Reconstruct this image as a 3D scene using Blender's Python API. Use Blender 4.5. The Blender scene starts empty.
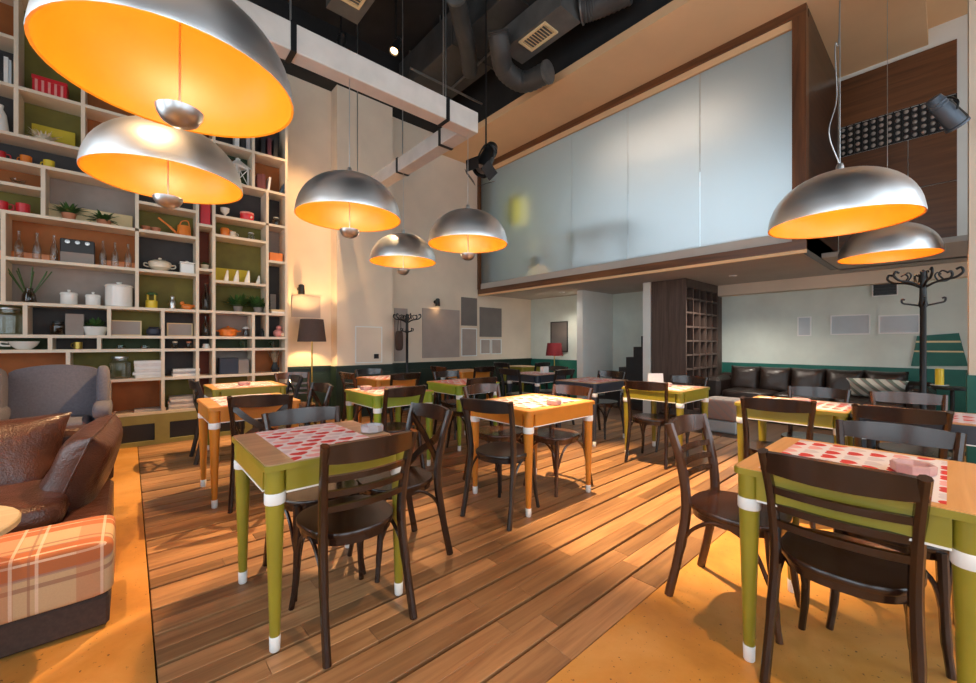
import bpy, math, random
from mathutils import Vector, Matrix
random.seed(7)
SC = bpy.context.scene
C = SC.collection
PI = math.pi

# ---------------------------------------------------------------- camera
FPX, HC, CX, CY, AZ = 407.0, 1.24, 488.0, 343.0, math.radians(48.6)
cam = bpy.data.cameras.new('camera')
cam.sensor_width = 36.0
cam.lens = FPX / 976 * 36
cam.shift_y = 1.5 / 976
cam.clip_start = 0.02
cam_o = bpy.data.objects.new('camera', cam)
C.objects.link(cam_o)
cam_o.location = (0, 0, HC)
cam_o.rotation_euler = (PI / 2, 0, AZ - PI / 2)
SC.camera = cam_o
FW = (math.cos(AZ), math.sin(AZ))
RT = (math.sin(AZ), -math.cos(AZ))

# ---------------------------------------------------------------- view, world
SC.view_settings.view_transform = 'Standard'
SC.view_settings.look = 'None'
SC.view_settings.gamma = 1.0
SC.view_settings.use_curve_mapping = False
SC.view_settings.exposure = 0.45
SC.cycles.use_denoising = True
SC.cycles.max_bounces = 8
SC.cycles.diffuse_bounces = 5
SC.cycles.glossy_bounces = 4
SC.cycles.transmission_bounces = 6
SC.cycles.transparent_max_bounces = 8
SC.cycles.caustics_reflective = False
SC.cycles.caustics_refractive = False
SC.cycles.sample_clamp_indirect = 6.0
world = bpy.data.worlds.new('world')
SC.world = world
world.use_nodes = True
bg = world.node_tree.nodes['Background']
bg.inputs['Color'].default_value = (0.80, 0.91, 1.0, 1)
bg.inputs['Strength'].default_value = 3.3

WINDOWS_X = [(-2.0, 1.0), (1.6, 4.6)]            # openings in the wall at X = -3 (ranges of Y)
WINDOWS_Y = [(-2.4, 0.2), (0.8, 3.4), (4.0, 6.6)]  # openings in the wall at Y = -2.6 (ranges of X)
WZ0, WZ1 = 0.5, 4.2
def portal(loc, rot, sx, sy):
    l = bpy.data.lights.new('daylight_portal', 'AREA')
    l.shape = 'RECTANGLE'; l.size = sx; l.size_y = sy
    l.cycles.is_portal = True
    o = bpy.data.objects.new('daylight_portal', l)
    C.objects.link(o); o.location = loc; o.rotation_euler = rot
portal((8.78, 3.75, 3.70), (0, PI / 2, 0), 2.16, 4.9)  # for the added mezzanine window
for a, b in WINDOWS_X:
    portal((-3.1, (a + b) / 2, (WZ0 + WZ1) / 2), (0, -PI / 2, 0), WZ1 - WZ0, b - a)
for a, b in WINDOWS_Y:
    portal(((a + b) / 2, -2.7, (WZ0 + WZ1) / 2), (PI / 2, 0, 0), b - a, WZ1 - WZ0)

# ---------------------------------------------------------------- pixel helpers (direction from the pixel, distance from floor / wall / height)
def at_z(u, v, z):
    d = FPX * (HC - z) / (v - CY); l = (u - CX) / FPX * d
    return d * FW[0] + l * RT[0], d * FW[1] + l * RT[1]
def at_X(u, v, X):
    l = (u - CX) / FPX; d = X / (FW[0] + l * RT[0])
    return d * (FW[1] + l * RT[1]), HC + (CY - v) / FPX * d
def at_Y(u, v, Y):
    l = (u - CX) / FPX; d = Y / (FW[1] + l * RT[1])
    return d * (FW[0] + l * RT[0]), HC + (CY - v) / FPX * d

# ---------------------------------------------------------------- materials
MATS = {}
def nt_new(name):
    m = bpy.data.materials.new(name); m.use_nodes = True
    nt = m.node_tree
    return m, nt, nt.nodes['Principled BSDF']
def setp(b, color=None, rough=None, metal=None, coat=None, trans=None, spec=None, emit=None, estr=None, ior=None):
    if color is not None: b.inputs['Base Color'].default_value = (*color, 1)
    if rough is not None: b.inputs['Roughness'].default_value = rough
    if metal is not None: b.inputs['Metallic'].default_value = metal
    if coat is not None: b.inputs['Coat Weight'].default_value = coat; b.inputs['Coat Roughness'].default_value = 0.15
    if trans is not None: b.inputs['Transmission Weight'].default_value = trans
    if spec is not None: b.inputs['Specular IOR Level'].default_value = spec
    if ior is not None: b.inputs['IOR'].default_value = ior
    if emit is not None: b.inputs['Emission Color'].default_value = (*emit, 1); b.inputs['Emission Strength'].default_value = estr
def ramp(nt, fac, stops):
    r = nt.nodes.new('ShaderNodeValToRGB')
    e = r.color_ramp.elements
    while len(e) < len(stops): e.new(0.5)
    for i, (p, c) in enumerate(stops):
        e[i].position = p; e[i].color = (*c, 1)
    nt.links.new(fac, r.inputs[0])
    return r.outputs[0]
def coords(nt, scale=(1, 1, 1), kind='Object', rot=(0, 0, 0)):
    tc = nt.nodes.new('ShaderNodeTexCoord'); mp = nt.nodes.new('ShaderNodeMapping')
    mp.inputs['Scale'].default_value = scale
    mp.inputs['Rotation'].default_value = rot
    nt.links.new(tc.outputs[kind], mp.inputs[0])
    return mp.outputs[0]
def noise(nt, vec, scale=5, detail=4, rough=0.55, dist=0.0):
    n = nt.nodes.new('ShaderNodeTexNoise')
    n.inputs['Scale'].default_value = scale; n.inputs['Detail'].default_value = detail
    n.inputs['Roughness'].default_value = rough; n.inputs['Distortion'].default_value = dist
    nt.links.new(vec, n.inputs['Vector'])
    return n.outputs['Fac']
def bump(nt, b, fac, strength=0.2, dist=0.01):
    n = nt.nodes.new('ShaderNodeBump'); n.inputs['Strength'].default_value = strength; n.inputs['Distance'].default_value = dist
    nt.links.new(fac, n.inputs['Height']); nt.links.new(n.outputs[0], b.inputs['Normal'])
def math_n(nt, op, a, b=None, c=None):
    n = nt.nodes.new('ShaderNodeMath'); n.operation = op
    for i, x in enumerate((a, b, c)):
        if x is None: continue
        if isinstance(x, (int, float)): n.inputs[i].default_value = x
        else: nt.links.new(x, n.inputs[i])
    return n.outputs[0]
def mixc(nt, fac, a, b):
    n = nt.nodes.new('ShaderNodeMix'); n.data_type = 'RGBA'
    for s, x in ((n.inputs[0], fac), (n.inputs[6], a), (n.inputs[7], b)):
        if isinstance(x, (int, float)): s.default_value = x
        elif isinstance(x, tuple): s.default_value = (*x, 1)
        else: nt.links.new(x, s)
    return n.outputs[2]
def dark(c, k): return tuple(x * k for x in c)

def plain(name, color, rough=0.5, metal=0.0, coat=None, var=0.12, nscale=6, bmp=0.0, spec=None):
    """paint / plaster / plastic with a slight mottling"""
    m, nt, b = nt_new(name); setp(b, color, rough, metal, coat, spec=spec)
    if var:
        v = coords(nt)
        f = noise(nt, v, nscale, 3)
        col = ramp(nt, f, [(0.3, dark(color, 1 - var)), (0.7, tuple(min(1, x * (1 + var)) for x in color))])
        nt.links.new(col, b.inputs['Base Color'])
        if bmp: bump(nt, b, noise(nt, v, nscale * 12, 3), bmp, 0.004)
    MATS[name] = m; return m
def wood(name, c0, c1, rough=0.45, coat=None, axis=0, scale=1.0, rnd=0.0, spec=None):
    """grain running along the object's local axis"""
    m, nt, b = nt_new(name); setp(b, c0, rough, 0, coat, spec=spec)
    s = [22 * scale] * 3; s[axis] = 1.4 * scale
    v = coords(nt, tuple(s))
    if rnd:
        oi = nt.nodes.new('ShaderNodeObjectInfo')
        va = nt.nodes.new('ShaderNodeVectorMath'); va.operation = 'ADD'
        sc = nt.nodes.new('ShaderNodeVectorMath'); sc.operation = 'SCALE'
        cb = nt.nodes.new('ShaderNodeCombineXYZ')
        for i in range(3): nt.links.new(oi.outputs['Random'], cb.inputs[i])
        nt.links.new(cb.outputs[0], sc.inputs[0]); sc.inputs['Scale'].default_value = 57.0
        nt.links.new(v, va.inputs[0]); nt.links.new(sc.outputs[0], va.inputs[1]); v = va.outputs[0]
    f = noise(nt, v, 1.0, 6, 0.6, 0.6)
    col = ramp(nt, f, [(0.32, c0), (0.68, c1)])
    if rnd:
        k = math_n(nt, 'MULTIPLY_ADD', oi.outputs['Random'], rnd, 1 - rnd * 0.5)
        hs = nt.nodes.new('ShaderNodeHueSaturation'); nt.links.new(k, hs.inputs['Value']); nt.links.new(col, hs.inputs['Color'])
        col = hs.outputs[0]
    nt.links.new(col, b.inputs['Base Color'])
    bump(nt, b, f, 0.12, 0.003)
    MATS[name] = m; return m

plain('plaster', (0.78, 0.65, 0.51), 0.85, var=0.05, nscale=2, bmp=0.08)
plain('plaster_white', (0.84, 0.84, 0.80), 0.85, var=0.04, nscale=2, bmp=0.06)
plain('plaster_pale_green', (0.66, 0.72, 0.66), 0.85, var=0.06, nscale=3, bmp=0.06)
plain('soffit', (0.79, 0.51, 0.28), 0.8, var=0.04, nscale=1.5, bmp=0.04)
plain('soffit_grey', (0.50, 0.46, 0.42), 0.8, var=0.05, nscale=2)
plain('black_ceiling', (0.012, 0.012, 0.013), 0.9, var=0.3, nscale=3)
plain('duct', (0.045, 0.043, 0.042), 0.6, var=0.25, nscale=4)
plain('duct_light', (0.10, 0.095, 0.09), 0.6, var=0.2, nscale=4)
plain('pipe', (0.16, 0.155, 0.15), 0.45, 0.5, var=0.2)
plain('black_metal', (0.012, 0.012, 0.013), 0.4, 0.3, var=0.2)
plain('can_grey', (0.09, 0.11, 0.14), 0.45, 0.3, var=0.1)
plain('steel', (0.55, 0.55, 0.55), 0.35, 1.0, var=0.1)
plain('beam_white', (0.66, 0.60, 0.55), 0.6, var=0.08, nscale=5)
plain('shelf_paint', (0.80, 0.68, 0.53), 0.5, var=0.06, nscale=4)
plain('back_charcoal', (0.045, 0.04, 0.04), 0.75, var=0.15)
plain('back_orange', (0.34, 0.105, 0.022), 0.7, var=0.12)
plain('back_olive', (0.16, 0.135, 0.022), 0.7, var=0.15)
plain('back_grey', (0.30, 0.25, 0.22), 0.75, var=0.08)
plain('back_redbrown', (0.17, 0.035, 0.016), 0.7, var=0.15)
plain('back_green', (0.035, 0.055, 0.018), 0.7, var=0.2)
plain('cupboard_olive', (0.34, 0.34, 0.10), 0.6, var=0.1)
plain('green_base', (0.30, 0.27, 0.085), 0.55, var=0.12)
plain('wainscot', (0.013, 0.028, 0.019), 0.45, var=0.15)
plain('teal_paint', (0.010, 0.13, 0.10), 0.55, var=0.1)
plain('table_green', (0.29, 0.24, 0.022), 0.35, coat=0.25, var=0.08)
plain('table_lime', (0.28, 0.36, 0.03), 0.35, coat=0.25, var=0.08)
plain('table_orange', (0.62, 0.22, 0.025), 0.35, coat=0.25, var=0.08)
plain('table_blue', (0.035, 0.045, 0.065), 0.35, coat=0.2, var=0.1)
plain('white_paint', (0.85, 0.85, 0.83), 0.45, var=0.03)
plain('ashtray_pink', (0.55, 0.32, 0.30), 0.35, coat=0.3, var=0.1, nscale=20)
plain('ashtray_grey', (0.42, 0.38, 0.39), 0.35, coat=0.3, var=0.1, nscale=20)
plain('poster_grey', (0.40, 0.33, 0.29), 0.5, var=0.1, nscale=2)
plain('poster_dark', (0.17, 0.15, 0.14), 0.4, var=0.15, nscale=2)
plain('poster_blue', (0.50, 0.55, 0.58), 0.5, var=0.08, nscale=2)
plain('ceramic_white', (0.85, 0.83, 0.79), 0.25, coat=0.4, var=0.02)
plain('ceramic_cream', (0.78, 0.66, 0.50), 0.3, coat=0.3, var=0.06)
plain('red', (0.62, 0.02, 0.03), 0.35, coat=0.3, var=0.08)
plain('pink', (0.75, 0.30, 0.27), 0.4, var=0.15)
plain('orange', (0.85, 0.22, 0.02), 0.4, coat=0.2, var=0.08)
plain('terracotta', (0.55, 0.20, 0.10), 0.7, var=0.1)
plain('yellow', (0.85, 0.62, 0.04), 0.4, coat=0.2, var=0.06)
plain('yellow_card', (0.62, 0.46, 0.03), 0.7, var=0.08)
plain('cream_card', (0.78, 0.60, 0.34), 0.8, var=0.05)
plain('leaf', (0.055, 0.13, 0.03), 0.5, var=0.4, nscale=30)
plain('leaf_dry', (0.30, 0.24, 0.16), 0.8, var=0.3, nscale=30)
plain('soil', (0.05, 0.03, 0.02), 0.9)
plain('navy', (0.02, 0.025, 0.045), 0.5, var=0.15)
plain('paper', (0.80, 0.78, 0.75), 0.8, var=0.05, nscale=30)
plain('paper_grey', (0.45, 0.42, 0.42), 0.8, var=0.1, nscale=30)
plain('book_maroon', (0.14, 0.03, 0.04), 0.6, var=0.1)
plain('book_black', (0.02, 0.02, 0.022), 0.5, var=0.1)
plain('book_blue', (0.05, 0.09, 0.14), 0.6, var=0.1)
plain('brass', (0.50, 0.34, 0.08), 0.35, 0.9, var=0.1)
plain('lampshade_brown', (0.075, 0.05, 0.045), 0.9, var=0.08, nscale=40)
plain('lampshade_red', (0.20, 0.012, 0.018), 0.8, var=0.08)
plain('grey_wool', (0.15, 0.135, 0.155), 0.95, var=0.12, nscale=60, bmp=0.3)
plain('dark_wool', (0.060, 0.036, 0.028), 0.95, var=0.15, nscale=60, bmp=0.3)
plain('stair_black', (0.02, 0.02, 0.022), 0.6, var=0.2)
wood('walnut', (0.075, 0.026, 0.010), (0.20, 0.075, 0.026), 0.4, 0.2, axis=1, scale=0.5)
wood('walnut_x', (0.075, 0.026, 0.010), (0.20, 0.075, 0.026), 0.4, 0.2, axis=0, scale=0.5)
wood('walnut_z', (0.075, 0.026, 0.010), (0.20, 0.075, 0.026), 0.4, 0.2, axis=2, scale=0.5)
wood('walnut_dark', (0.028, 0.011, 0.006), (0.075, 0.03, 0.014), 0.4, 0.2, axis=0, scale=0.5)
wood('cabinet_brown', (0.060, 0.036, 0.028), (0.12, 0.078, 0.062), 0.55, axis=2, scale=1.2)
wood('board', (0.215, 0.100, 0.042), (0.42, 0.22, 0.095), 0.42, 0.12, axis=0, scale=0.9, rnd=0.75)
plain('board_gap', (0.035, 0.014, 0.006), 0.9)
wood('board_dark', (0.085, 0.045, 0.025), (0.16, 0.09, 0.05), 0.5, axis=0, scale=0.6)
wood('table_top_wood', (0.42, 0.25, 0.13), (0.58, 0.36, 0.19), 0.4, 0.2, axis=0, scale=0.8)
wood('table_top_orange', (0.66, 0.30, 0.08), (0.80, 0.42, 0.14), 0.4, 0.2, axis=0, scale=0.8)
wood('chair_brown', (0.014, 0.0055, 0.0035), (0.034, 0.0125, 0.0065), 0.27, 0.3, axis=2, scale=1.0)
wood('chair_warm', (0.045, 0.015, 0.006), (0.10, 0.036, 0.014), 0.27, 0.35, axis=2, scale=1.0)
wood('chair_black', (0.010, 0.008, 0.008), (0.022, 0.016, 0.015), 0.32, 0.4, axis=2, scale=1.0)
wood('round_top', (0.55, 0.40, 0.22), (0.66, 0.50, 0.30), 0.45, axis=0)

def concrete():
    m, nt, b = nt_new('orange_concrete'); setp(b, rough=0.38)
    v = coords(nt)
    f = noise(nt, v, 1.6, 7, 0.62, 0.4)
    col = ramp(nt, f, [(0.28, (0.37, 0.145, 0.026)), (0.5, (0.58, 0.26, 0.052)), (0.72, (0.69, 0.35, 0.105))])
    sp = noise(nt, v, 55, 2)
    k = ramp(nt, sp, [(0.27, (1, 1, 1)), (0.33, (0, 0, 0))])
    col = mixc(nt, k, col, (0.13, 0.055, 0.02))
    nt.links.new(col, b.inputs['Base Color'])
    nt.links.new(ramp(nt, noise(nt, v, 4, 4), [(0.3, (0.30, 0.30, 0.30)), (0.7, (0.50, 0.50, 0.50))]), b.inputs['Roughness'])
    MATS['orange_concrete'] = m
concrete()
def brushed(name, color, rough):
    m, nt, b = nt_new(name); setp(b, color, rough, 1.0)
    f = noise(nt, coords(nt, (5, 5, 0.6)), 1.0, 1, 0.4)
    nt.links.new(ramp(nt, f, [(0.3, (rough - 0.05,) * 3), (0.7, (rough + 0.08,) * 3)]), b.inputs['Roughness'])
    MATS[name] = m
brushed('aluminium', (0.84, 0.845, 0.86), 0.40)
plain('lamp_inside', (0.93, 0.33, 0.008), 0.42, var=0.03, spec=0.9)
def glass(name, color, rough=0.02, tint=0.9):
    m, nt, b = nt_new(name)
    out = nt.nodes['Material Output']
    t = nt.nodes.new('ShaderNodeBsdfTransparent'); t.inputs[0].default_value = (*color, 1)
    g = nt.nodes.new('ShaderNodeBsdfGlossy'); g.inputs['Roughness'].default_value = rough
    lw = nt.nodes.new('ShaderNodeLayerWeight'); lw.inputs['Blend'].default_value = 0.35
    mx = nt.nodes.new('ShaderNodeMixShader')
    k = math_n(nt, 'MULTIPLY_ADD', lw.outputs['Facing'], 0.55, 0.05)
    nt.links.new(k, mx.inputs[0]); nt.links.new(t.outputs[0], mx.inputs[1]); nt.links.new(g.outputs[0], mx.inputs[2])
    nt.links.new(mx.outputs[0], out.inputs[0])
    MATS[name] = m
glass('bottle_glass', (0.86, 0.88, 0.86), 0.05)
glass('window_glass', (0.97, 0.98, 0.98), 0.02)
glass('tinted_glass', (0.85, 0.88, 0.90), 0.05)
glass('green_glass', (0.30, 0.55, 0.42), 0.05)
glass('brown_glass', (0.40, 0.25, 0.15), 0.05)
def frosted():
    m, nt, b = nt_new('frosted_glass')
    out = nt.nodes['Material Output']
    r = nt.nodes.new('ShaderNodeBsdfRefraction'); r.inputs['Roughness'].default_value = 0.68; r.inputs['IOR'].default_value = 1.42
    r.inputs['Color'].default_value = (0.96, 0.98, 0.98, 1)
    d = nt.nodes.new('ShaderNodeBsdfDiffuse'); d.inputs['Color'].default_value = (0.70, 0.78, 0.79, 1)
    tr = nt.nodes.new('ShaderNodeBsdfTranslucent'); tr.inputs['Color'].default_value = (0.80, 0.90, 0.92, 1)
    g = nt.nodes.new('ShaderNodeBsdfGlossy'); g.inputs['Roughness'].default_value = 0.30
    m0 = nt.nodes.new('ShaderNodeMixShader'); m0.inputs[0].default_value = 0.30
    m1 = nt.nodes.new('ShaderNodeMixShader'); m1.inputs[0].default_value = 0.42
    m2 = nt.nodes.new('ShaderNodeMixShader'); m2.inputs[0].default_value = 0.10
    nt.links.new(r.outputs[0], m1.inputs[1]); nt.links.new(tr.outputs[0], m0.inputs[1]); nt.links.new(d.outputs[0], m0.inputs[2])
    nt.links.new(m0.outputs[0], m1.inputs[2])
    nt.links.new(m1.outputs[0], m2.inputs[1]); nt.links.new(g.outputs[0], m2.inputs[2])
    nt.links.new(m2.outputs[0], out.inputs[0])
    MATS['frosted_glass'] = m
frosted()
def leather(name, c0, c1, rough=0.38):
    m, nt, b = nt_new(name); setp(b, c0, rough, coat=0.15)
    v = coords(nt)
    col = ramp(nt, noise(nt, v, 5, 5, 0.6, 0.5), [(0.3, c0), (0.7, c1)])
    nt.links.new(col, b.inputs['Base Color'])
    vo = nt.nodes.new('ShaderNodeTexVoronoi'); vo.inputs['Scale'].default_value = 120; nt.links.new(v, vo.inputs['Vector'])
    n2 = noise(nt, v, 9, 4, 0.6, 1.2)
    h = math_n(nt, 'MULTIPLY_ADD', n2, 4.0, vo.outputs['Distance'])
    bump(nt, b, h, 0.35, 0.006)
    MATS[name] = m
leather('leather_tan', (0.038, 0.014, 0.011), (0.10, 0.036, 0.022), 0.30)
leather('leather_dark', (0.012, 0.007, 0.005), (0.028, 0.015, 0.011), 0.36)
def plaid(name, base, stripes, scale=1.0):
    """woven check: stripes = (axis, period, width, offset, colour, strength)"""
    m, nt, b = nt_new(name); setp(b, base, 0.9)
    tc = nt.nodes.new('ShaderNodeTexCoord'); sp = nt.nodes.new('ShaderNodeSeparateXYZ')
    nt.links.new(tc.outputs['Object'], sp.inputs[0])
    y2 = math_n(nt, 'SUBTRACT', sp.outputs[1], sp.outputs[2])
    ax = {'x': sp.outputs[0], 'y': y2}
    col = base
    for a, per, w, off, c, st in stripes:
        t = math_n(nt, 'MULTIPLY_ADD', ax[a], 1 / per, off + 50)
        fr = math_n(nt, 'FRACT', t)
        msk = math_n(nt, 'MULTIPLY', math_n(nt, 'LESS_THAN', fr, w / per), st)
        col = mixc(nt, msk, col, c)
    f = noise(nt, coords(nt), 180, 2)
    col = mixc(nt, math_n(nt, 'MULTIPLY', f, 0.25), col, (0.2, 0.12, 0.08))
    nt.links.new(col, b.inputs['Base Color'])
    bump(nt, b, f, 0.3, 0.003)
    MATS[name] = m
plaid('plaid_orange', (0.60, 0.40, 0.22), [('y', 0.30, 0.12, 0.10, (0.46, 0.105, 0.02), 0.88), ('y', 0.30, 0.018, 0.60, (0.30, 0.13, 0.08), 0.7), ('y', 0.30, 0.012, 0.72, (0.35, 0.2, 0.16), 0.7),
      ('y', 0.30, 0.008, 0.90, (0.85, 0.62, 0.45), 0.8), ('x', 0.26, 0.085, 0.1, (0.50, 0.13, 0.04), 0.42), ('x', 0.26, 0.01, 0.55, (0.85, 0.65, 0.5), 0.6), ('x', 0.26, 0.008, 0.63, (0.30, 0.12, 0.07), 0.6), ('x', 0.26, 0.01, 0.82, (0.85, 0.65, 0.5), 0.6)])
plaid('plaid_grey', (0.55, 0.50, 0.45), [('x', 0.11, 0.03, 0.1, (0.35, 0.16, 0.14), 0.6), ('y', 0.12, 0.03, 0.3, (0.30, 0.30, 0.30), 0.6), ('x', 0.11, 0.01, 0.6, (0.2, 0.2, 0.2), 0.6)])
plaid('stripe_green', (0.60, 0.62, 0.55), [('y', 0.13, 0.06, 0.1, (0.10, 0.16, 0.13), 0.9), ('y', 0.13, 0.012, 0.72, (0.35, 0.2, 0.2), 0.8)])
def hearts():
    m, nt, b = nt_new('heart_paper'); setp(b, rough=0.7)
    tc = nt.nodes.new('ShaderNodeTexCoord'); sp = nt.nodes.new('ShaderNodeSeparateXYZ'); nt.links.new(tc.outputs['Object'], sp.inputs[0])
    S = 1 / 0.088
    px = math_n(nt, 'MULTIPLY_ADD', sp.outputs[0], S, 40.3)
    py = math_n(nt, 'MULTIPLY_ADD', sp.outputs[1], S * 1.3, 40.2)
    row = math_n(nt, 'FLOOR', py)
    px2 = math_n(nt, 'MULTIPLY_ADD', math_n(nt, 'MODULO', row, 2.0), 0.5, px)
    colm = math_n(nt, 'FLOOR', px2)
    x = math_n(nt, 'MULTIPLY', math_n(nt, 'SUBTRACT', math_n(nt, 'FRACT', px2), 0.5), 2.75)
    y = math_n(nt, 'MULTIPLY_ADD', math_n(nt, 'FRACT', py), 2.75, -1.25)
    x2 = math_n(nt, 'MULTIPLY', x, x); y2 = math_n(nt, 'MULTIPLY', y, y)
    s = math_n(nt, 'SUBTRACT', math_n(nt, 'ADD', x2, y2), 1.0)
    s3 = math_n(nt, 'MULTIPLY', math_n(nt, 'MULTIPLY', s, s), s)
    h = math_n(nt, 'SUBTRACT', s3, math_n(nt, 'MULTIPLY', x2, math_n(nt, 'MULTIPLY', y2, y)))
    msk = math_n(nt, 'LESS_THAN', h, 0.0)
    cb = nt.nodes.new('ShaderNodeCombineXYZ'); nt.links.new(colm, cb.inputs[0]); nt.links.new(row, cb.inputs[1])
    wn = nt.nodes.new('ShaderNodeTexWhiteNoise'); wn.noise_dimensions = '2D'; nt.links.new(cb.outputs[0], wn.inputs['Vector'])
    hc = ramp(nt, wn.outputs['Value'], [(0.0, (0.62, 0.035, 0.03)), (0.40, (0.70, 0.07, 0.05)), (0.42, (0.78, 0.38, 0.36)), (0.66, (0.80, 0.45, 0.42)), (0.68, (0.66, 0.58, 0.60))])
    for n in nt.nodes:
        if n.type == 'VALTORGB': n.color_ramp.interpolation = 'CONSTANT'
    col = mixc(nt, msk, (0.80, 0.74, 0.74), hc)
    nt.links.new(col, b.inputs['Base Color'])
    MATS['heart_paper'] = m
hearts()
def emis(name, color, s):
    m, nt, b = nt_new(name); setp(b, color, 0.4, emit=color, estr=s); MATS[name] = m
emis('added_yellow_glow', (0.75, 0.60, 0.06), 1.1)  # for the added yellow box behind the frosted glass
emis('lens_glow', (1.0, 0.62, 0.30), 8.0)
emis('bulb_glow', (1.0, 0.66, 0.28), 12.0)

# ---------------------------------------------------------------- mesh builder
class MB:
    def __init__(s): s.v = []; s.f = []; s.n_smooth = False
    def add(s, vs, fs):
        o = len(s.v); s.v += [tuple(p) for p in vs]; s.f += [tuple(i + o for i in f) for f in fs]; return s
    def box(s, x0, x1, y0, y1, z0, z1):
        vs = [(x, y, z) for z in (z0, z1) for y in (y0, y1) for x in (x0, x1)]
        return s.add(vs, [(0, 2, 3, 1), (4, 5, 7, 6), (0, 1, 5, 4), (2, 6, 7, 3), (0, 4, 6, 2), (1, 3, 7, 5)])
    def cbox(s, c, sx, sy, sz, M=None):
        vs = [Vector((x * sx / 2, y * sy / 2, z * sz / 2)) for z in (-1, 1) for y in (-1, 1) for x in (-1, 1)]
        if M: vs = [M @ p for p in vs]
        vs = [p + Vector(c) for p in vs]
        return s.add(vs, [(0, 2, 3, 1), (4, 5, 7, 6), (0, 1, 5, 4), (2, 6, 7, 3), (0, 4, 6, 2), (1, 3, 7, 5)])
    def bbox(s, x0, x1, y0, y1, z0, z1, b):
        """box with chamfered upright and horizontal edges"""
        xs = [(x0, 0), (x1, 0)]
        vs = []; fs = []
        def ring(z, k):
            o = len(vs)
            for (cx, cy, ax, ay) in ((x0 + b, y0 + b, 1, 0), (x1 - b, y0 + b, 0, 1), (x1 - b, y1 - b, 1, 0), (x0 + b, y1 - b, 0, 1)):
                pass
            pts = [(x0 + b, y0 + k), (x1 - b, y0 + k), (x1 - k, y0 + b), (x1 - k, y1 - b), (x1 - b, y1 - k), (x0 + b, y1 - k), (x0 + k, y1 - b), (x0 + k, y0 + b)]
            vs.extend((p[0], p[1], z) for p in pts); return o
        rs = [ring(z0, b), ring(z0 + b, 0), ring(z1 - b, 0), ring(z1, b)]
        for a, c in zip(rs, rs[1:]):
            for i in range(8): j = (i + 1) % 8; fs.append((a + i, a + j, c + j, c + i))
        fs.append(tuple(rs[0] + i for i in reversed(range(8)))); fs.append(tuple(rs[-1] + i for i in range(8)))
        return s.add(vs, fs)
    def lathe(s, prof, n=20, c=(0, 0, 0), M=None, cap=True):
        vs = []; fs = []
        for r, z in prof:
            for i in range(n):
                a = 2 * PI * i / n; vs.append(Vector((r * math.cos(a), r * math.sin(a), z)))
        for k in range(len(prof) - 1):
            for i in range(n):
                j = (i + 1) % n; fs.append((k * n + i, k * n + j, (k + 1) * n + j, (k + 1) * n + i))
        if cap:
            if prof[0][0] > 1e-5: fs.append(tuple(reversed(range(n))))
            if prof[-1][0] > 1e-5: fs.append(tuple((len(prof) - 1) * n + i for i in range(n)))
        if M: vs = [M @ p for p in vs]
        return s.add([p + Vector(c) for p in vs], fs)
    def tube(s, path, rad, n=8, cap=True, flat=1.0):
        P = [Vector(p) for p in path]
        if not isinstance(rad, (list, tuple)): rad = [rad] * len(P)
        T = [(P[min(i + 1, len(P) - 1)] - P[max(i - 1, 0)]).normalized() for i in range(len(P))]
        ref = Vector((0, 0, 1)) if abs(T[0].z) < 0.9 else Vector((1, 0, 0))
        U = (ref - T[0] * ref.dot(T[0])).normalized()
        vs = []; fs = []
        for i, p in enumerate(P):
            U = (U - T[i] * U.dot(T[i])).normalized(); W = T[i].cross(U)
            for k in range(n):
                a = 2 * PI * k / n; vs.append(p + (U * math.cos(a) + W * math.sin(a) * flat) * rad[i])
        for i in range(len(P) - 1):
            for k in range(n):
                j = (k + 1) % n; fs.append((i * n + k, i * n + j, (i + 1) * n + j, (i + 1) * n + k))
        if cap: fs.append(tuple(reversed(range(n)))); fs.append(tuple((len(P) - 1) * n + k for k in range(n)))
        return s.add(vs, fs)
    def ribbon(s, path, hvec, thick, hs=None):
        """plank swept along a path; hvec is its height direction, hs optional half heights per point"""
        P = [Vector(p) for p in path]; hv = Vector(hvec)
        vs = []; fs = []
        for i, p in enumerate(P):
            T = (P[min(i + 1, len(P) - 1)] - P[max(i - 1, 0)]).normalized()
            N = T.cross(hv).normalized() * thick / 2
            H = hv * (hs[i] / hv.length if hs else 0.5)
            vs += [p - N - H, p + N - H, p + N + H, p - N + H]
        for i in range(len(P) - 1):
            for k in range(4):
                j = (k + 1) % 4; fs.append((i * 4 + k, i * 4 + j, (i + 1) * 4 + j, (i + 1) * 4 + k))
        e = (len(P) - 1) * 4
        fs += [(3, 2, 1, 0), (e, e + 1, e + 2, e + 3)]
        return s.add(vs, fs)
    def prism(s, poly, z0, z1):
        n = len(poly)
        vs = [(x, y, z0) for x, y in poly] + [(x, y, z1) for x, y in poly]
        fs = [tuple(reversed(range(n))), tuple(range(n, 2 * n))] + [(i, (i + 1) % n, n + (i + 1) % n, n + i) for i in range(n)]
        return s.add(vs, fs)
    def cushion(s, sx, sy, sz, c=(0, 0, 0), e1=0.35, e2=0.35, nu=28, nv=14, M=None, wob=0.0):
        """rounded superellipsoid block"""
        def sp(t, e): return math.copysign(abs(t) ** e, t)
        vs = []; fs = []
        for j in range(nv + 1):
            ph = -PI / 2 + PI * j / nv
            for i in range(nu):
                th = 2 * PI * i / nu
                x = sp(math.cos(ph), e1) * sp(math.cos(th), e2); y = sp(math.cos(ph), e1) * sp(math.sin(th), e2); z = sp(math.sin(ph), e1)
                k = 1 + wob * (math.sin(5 * x + 3 * y * y + 2 * z) * 0.5 + math.sin(7 * y - 4 * x * z) * 0.5)
                p = Vector((x * sx / 2 * k, y * sy / 2 * k, z * sz / 2 * k))
                vs.append((M @ p if M else p) + Vector(c))
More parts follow.
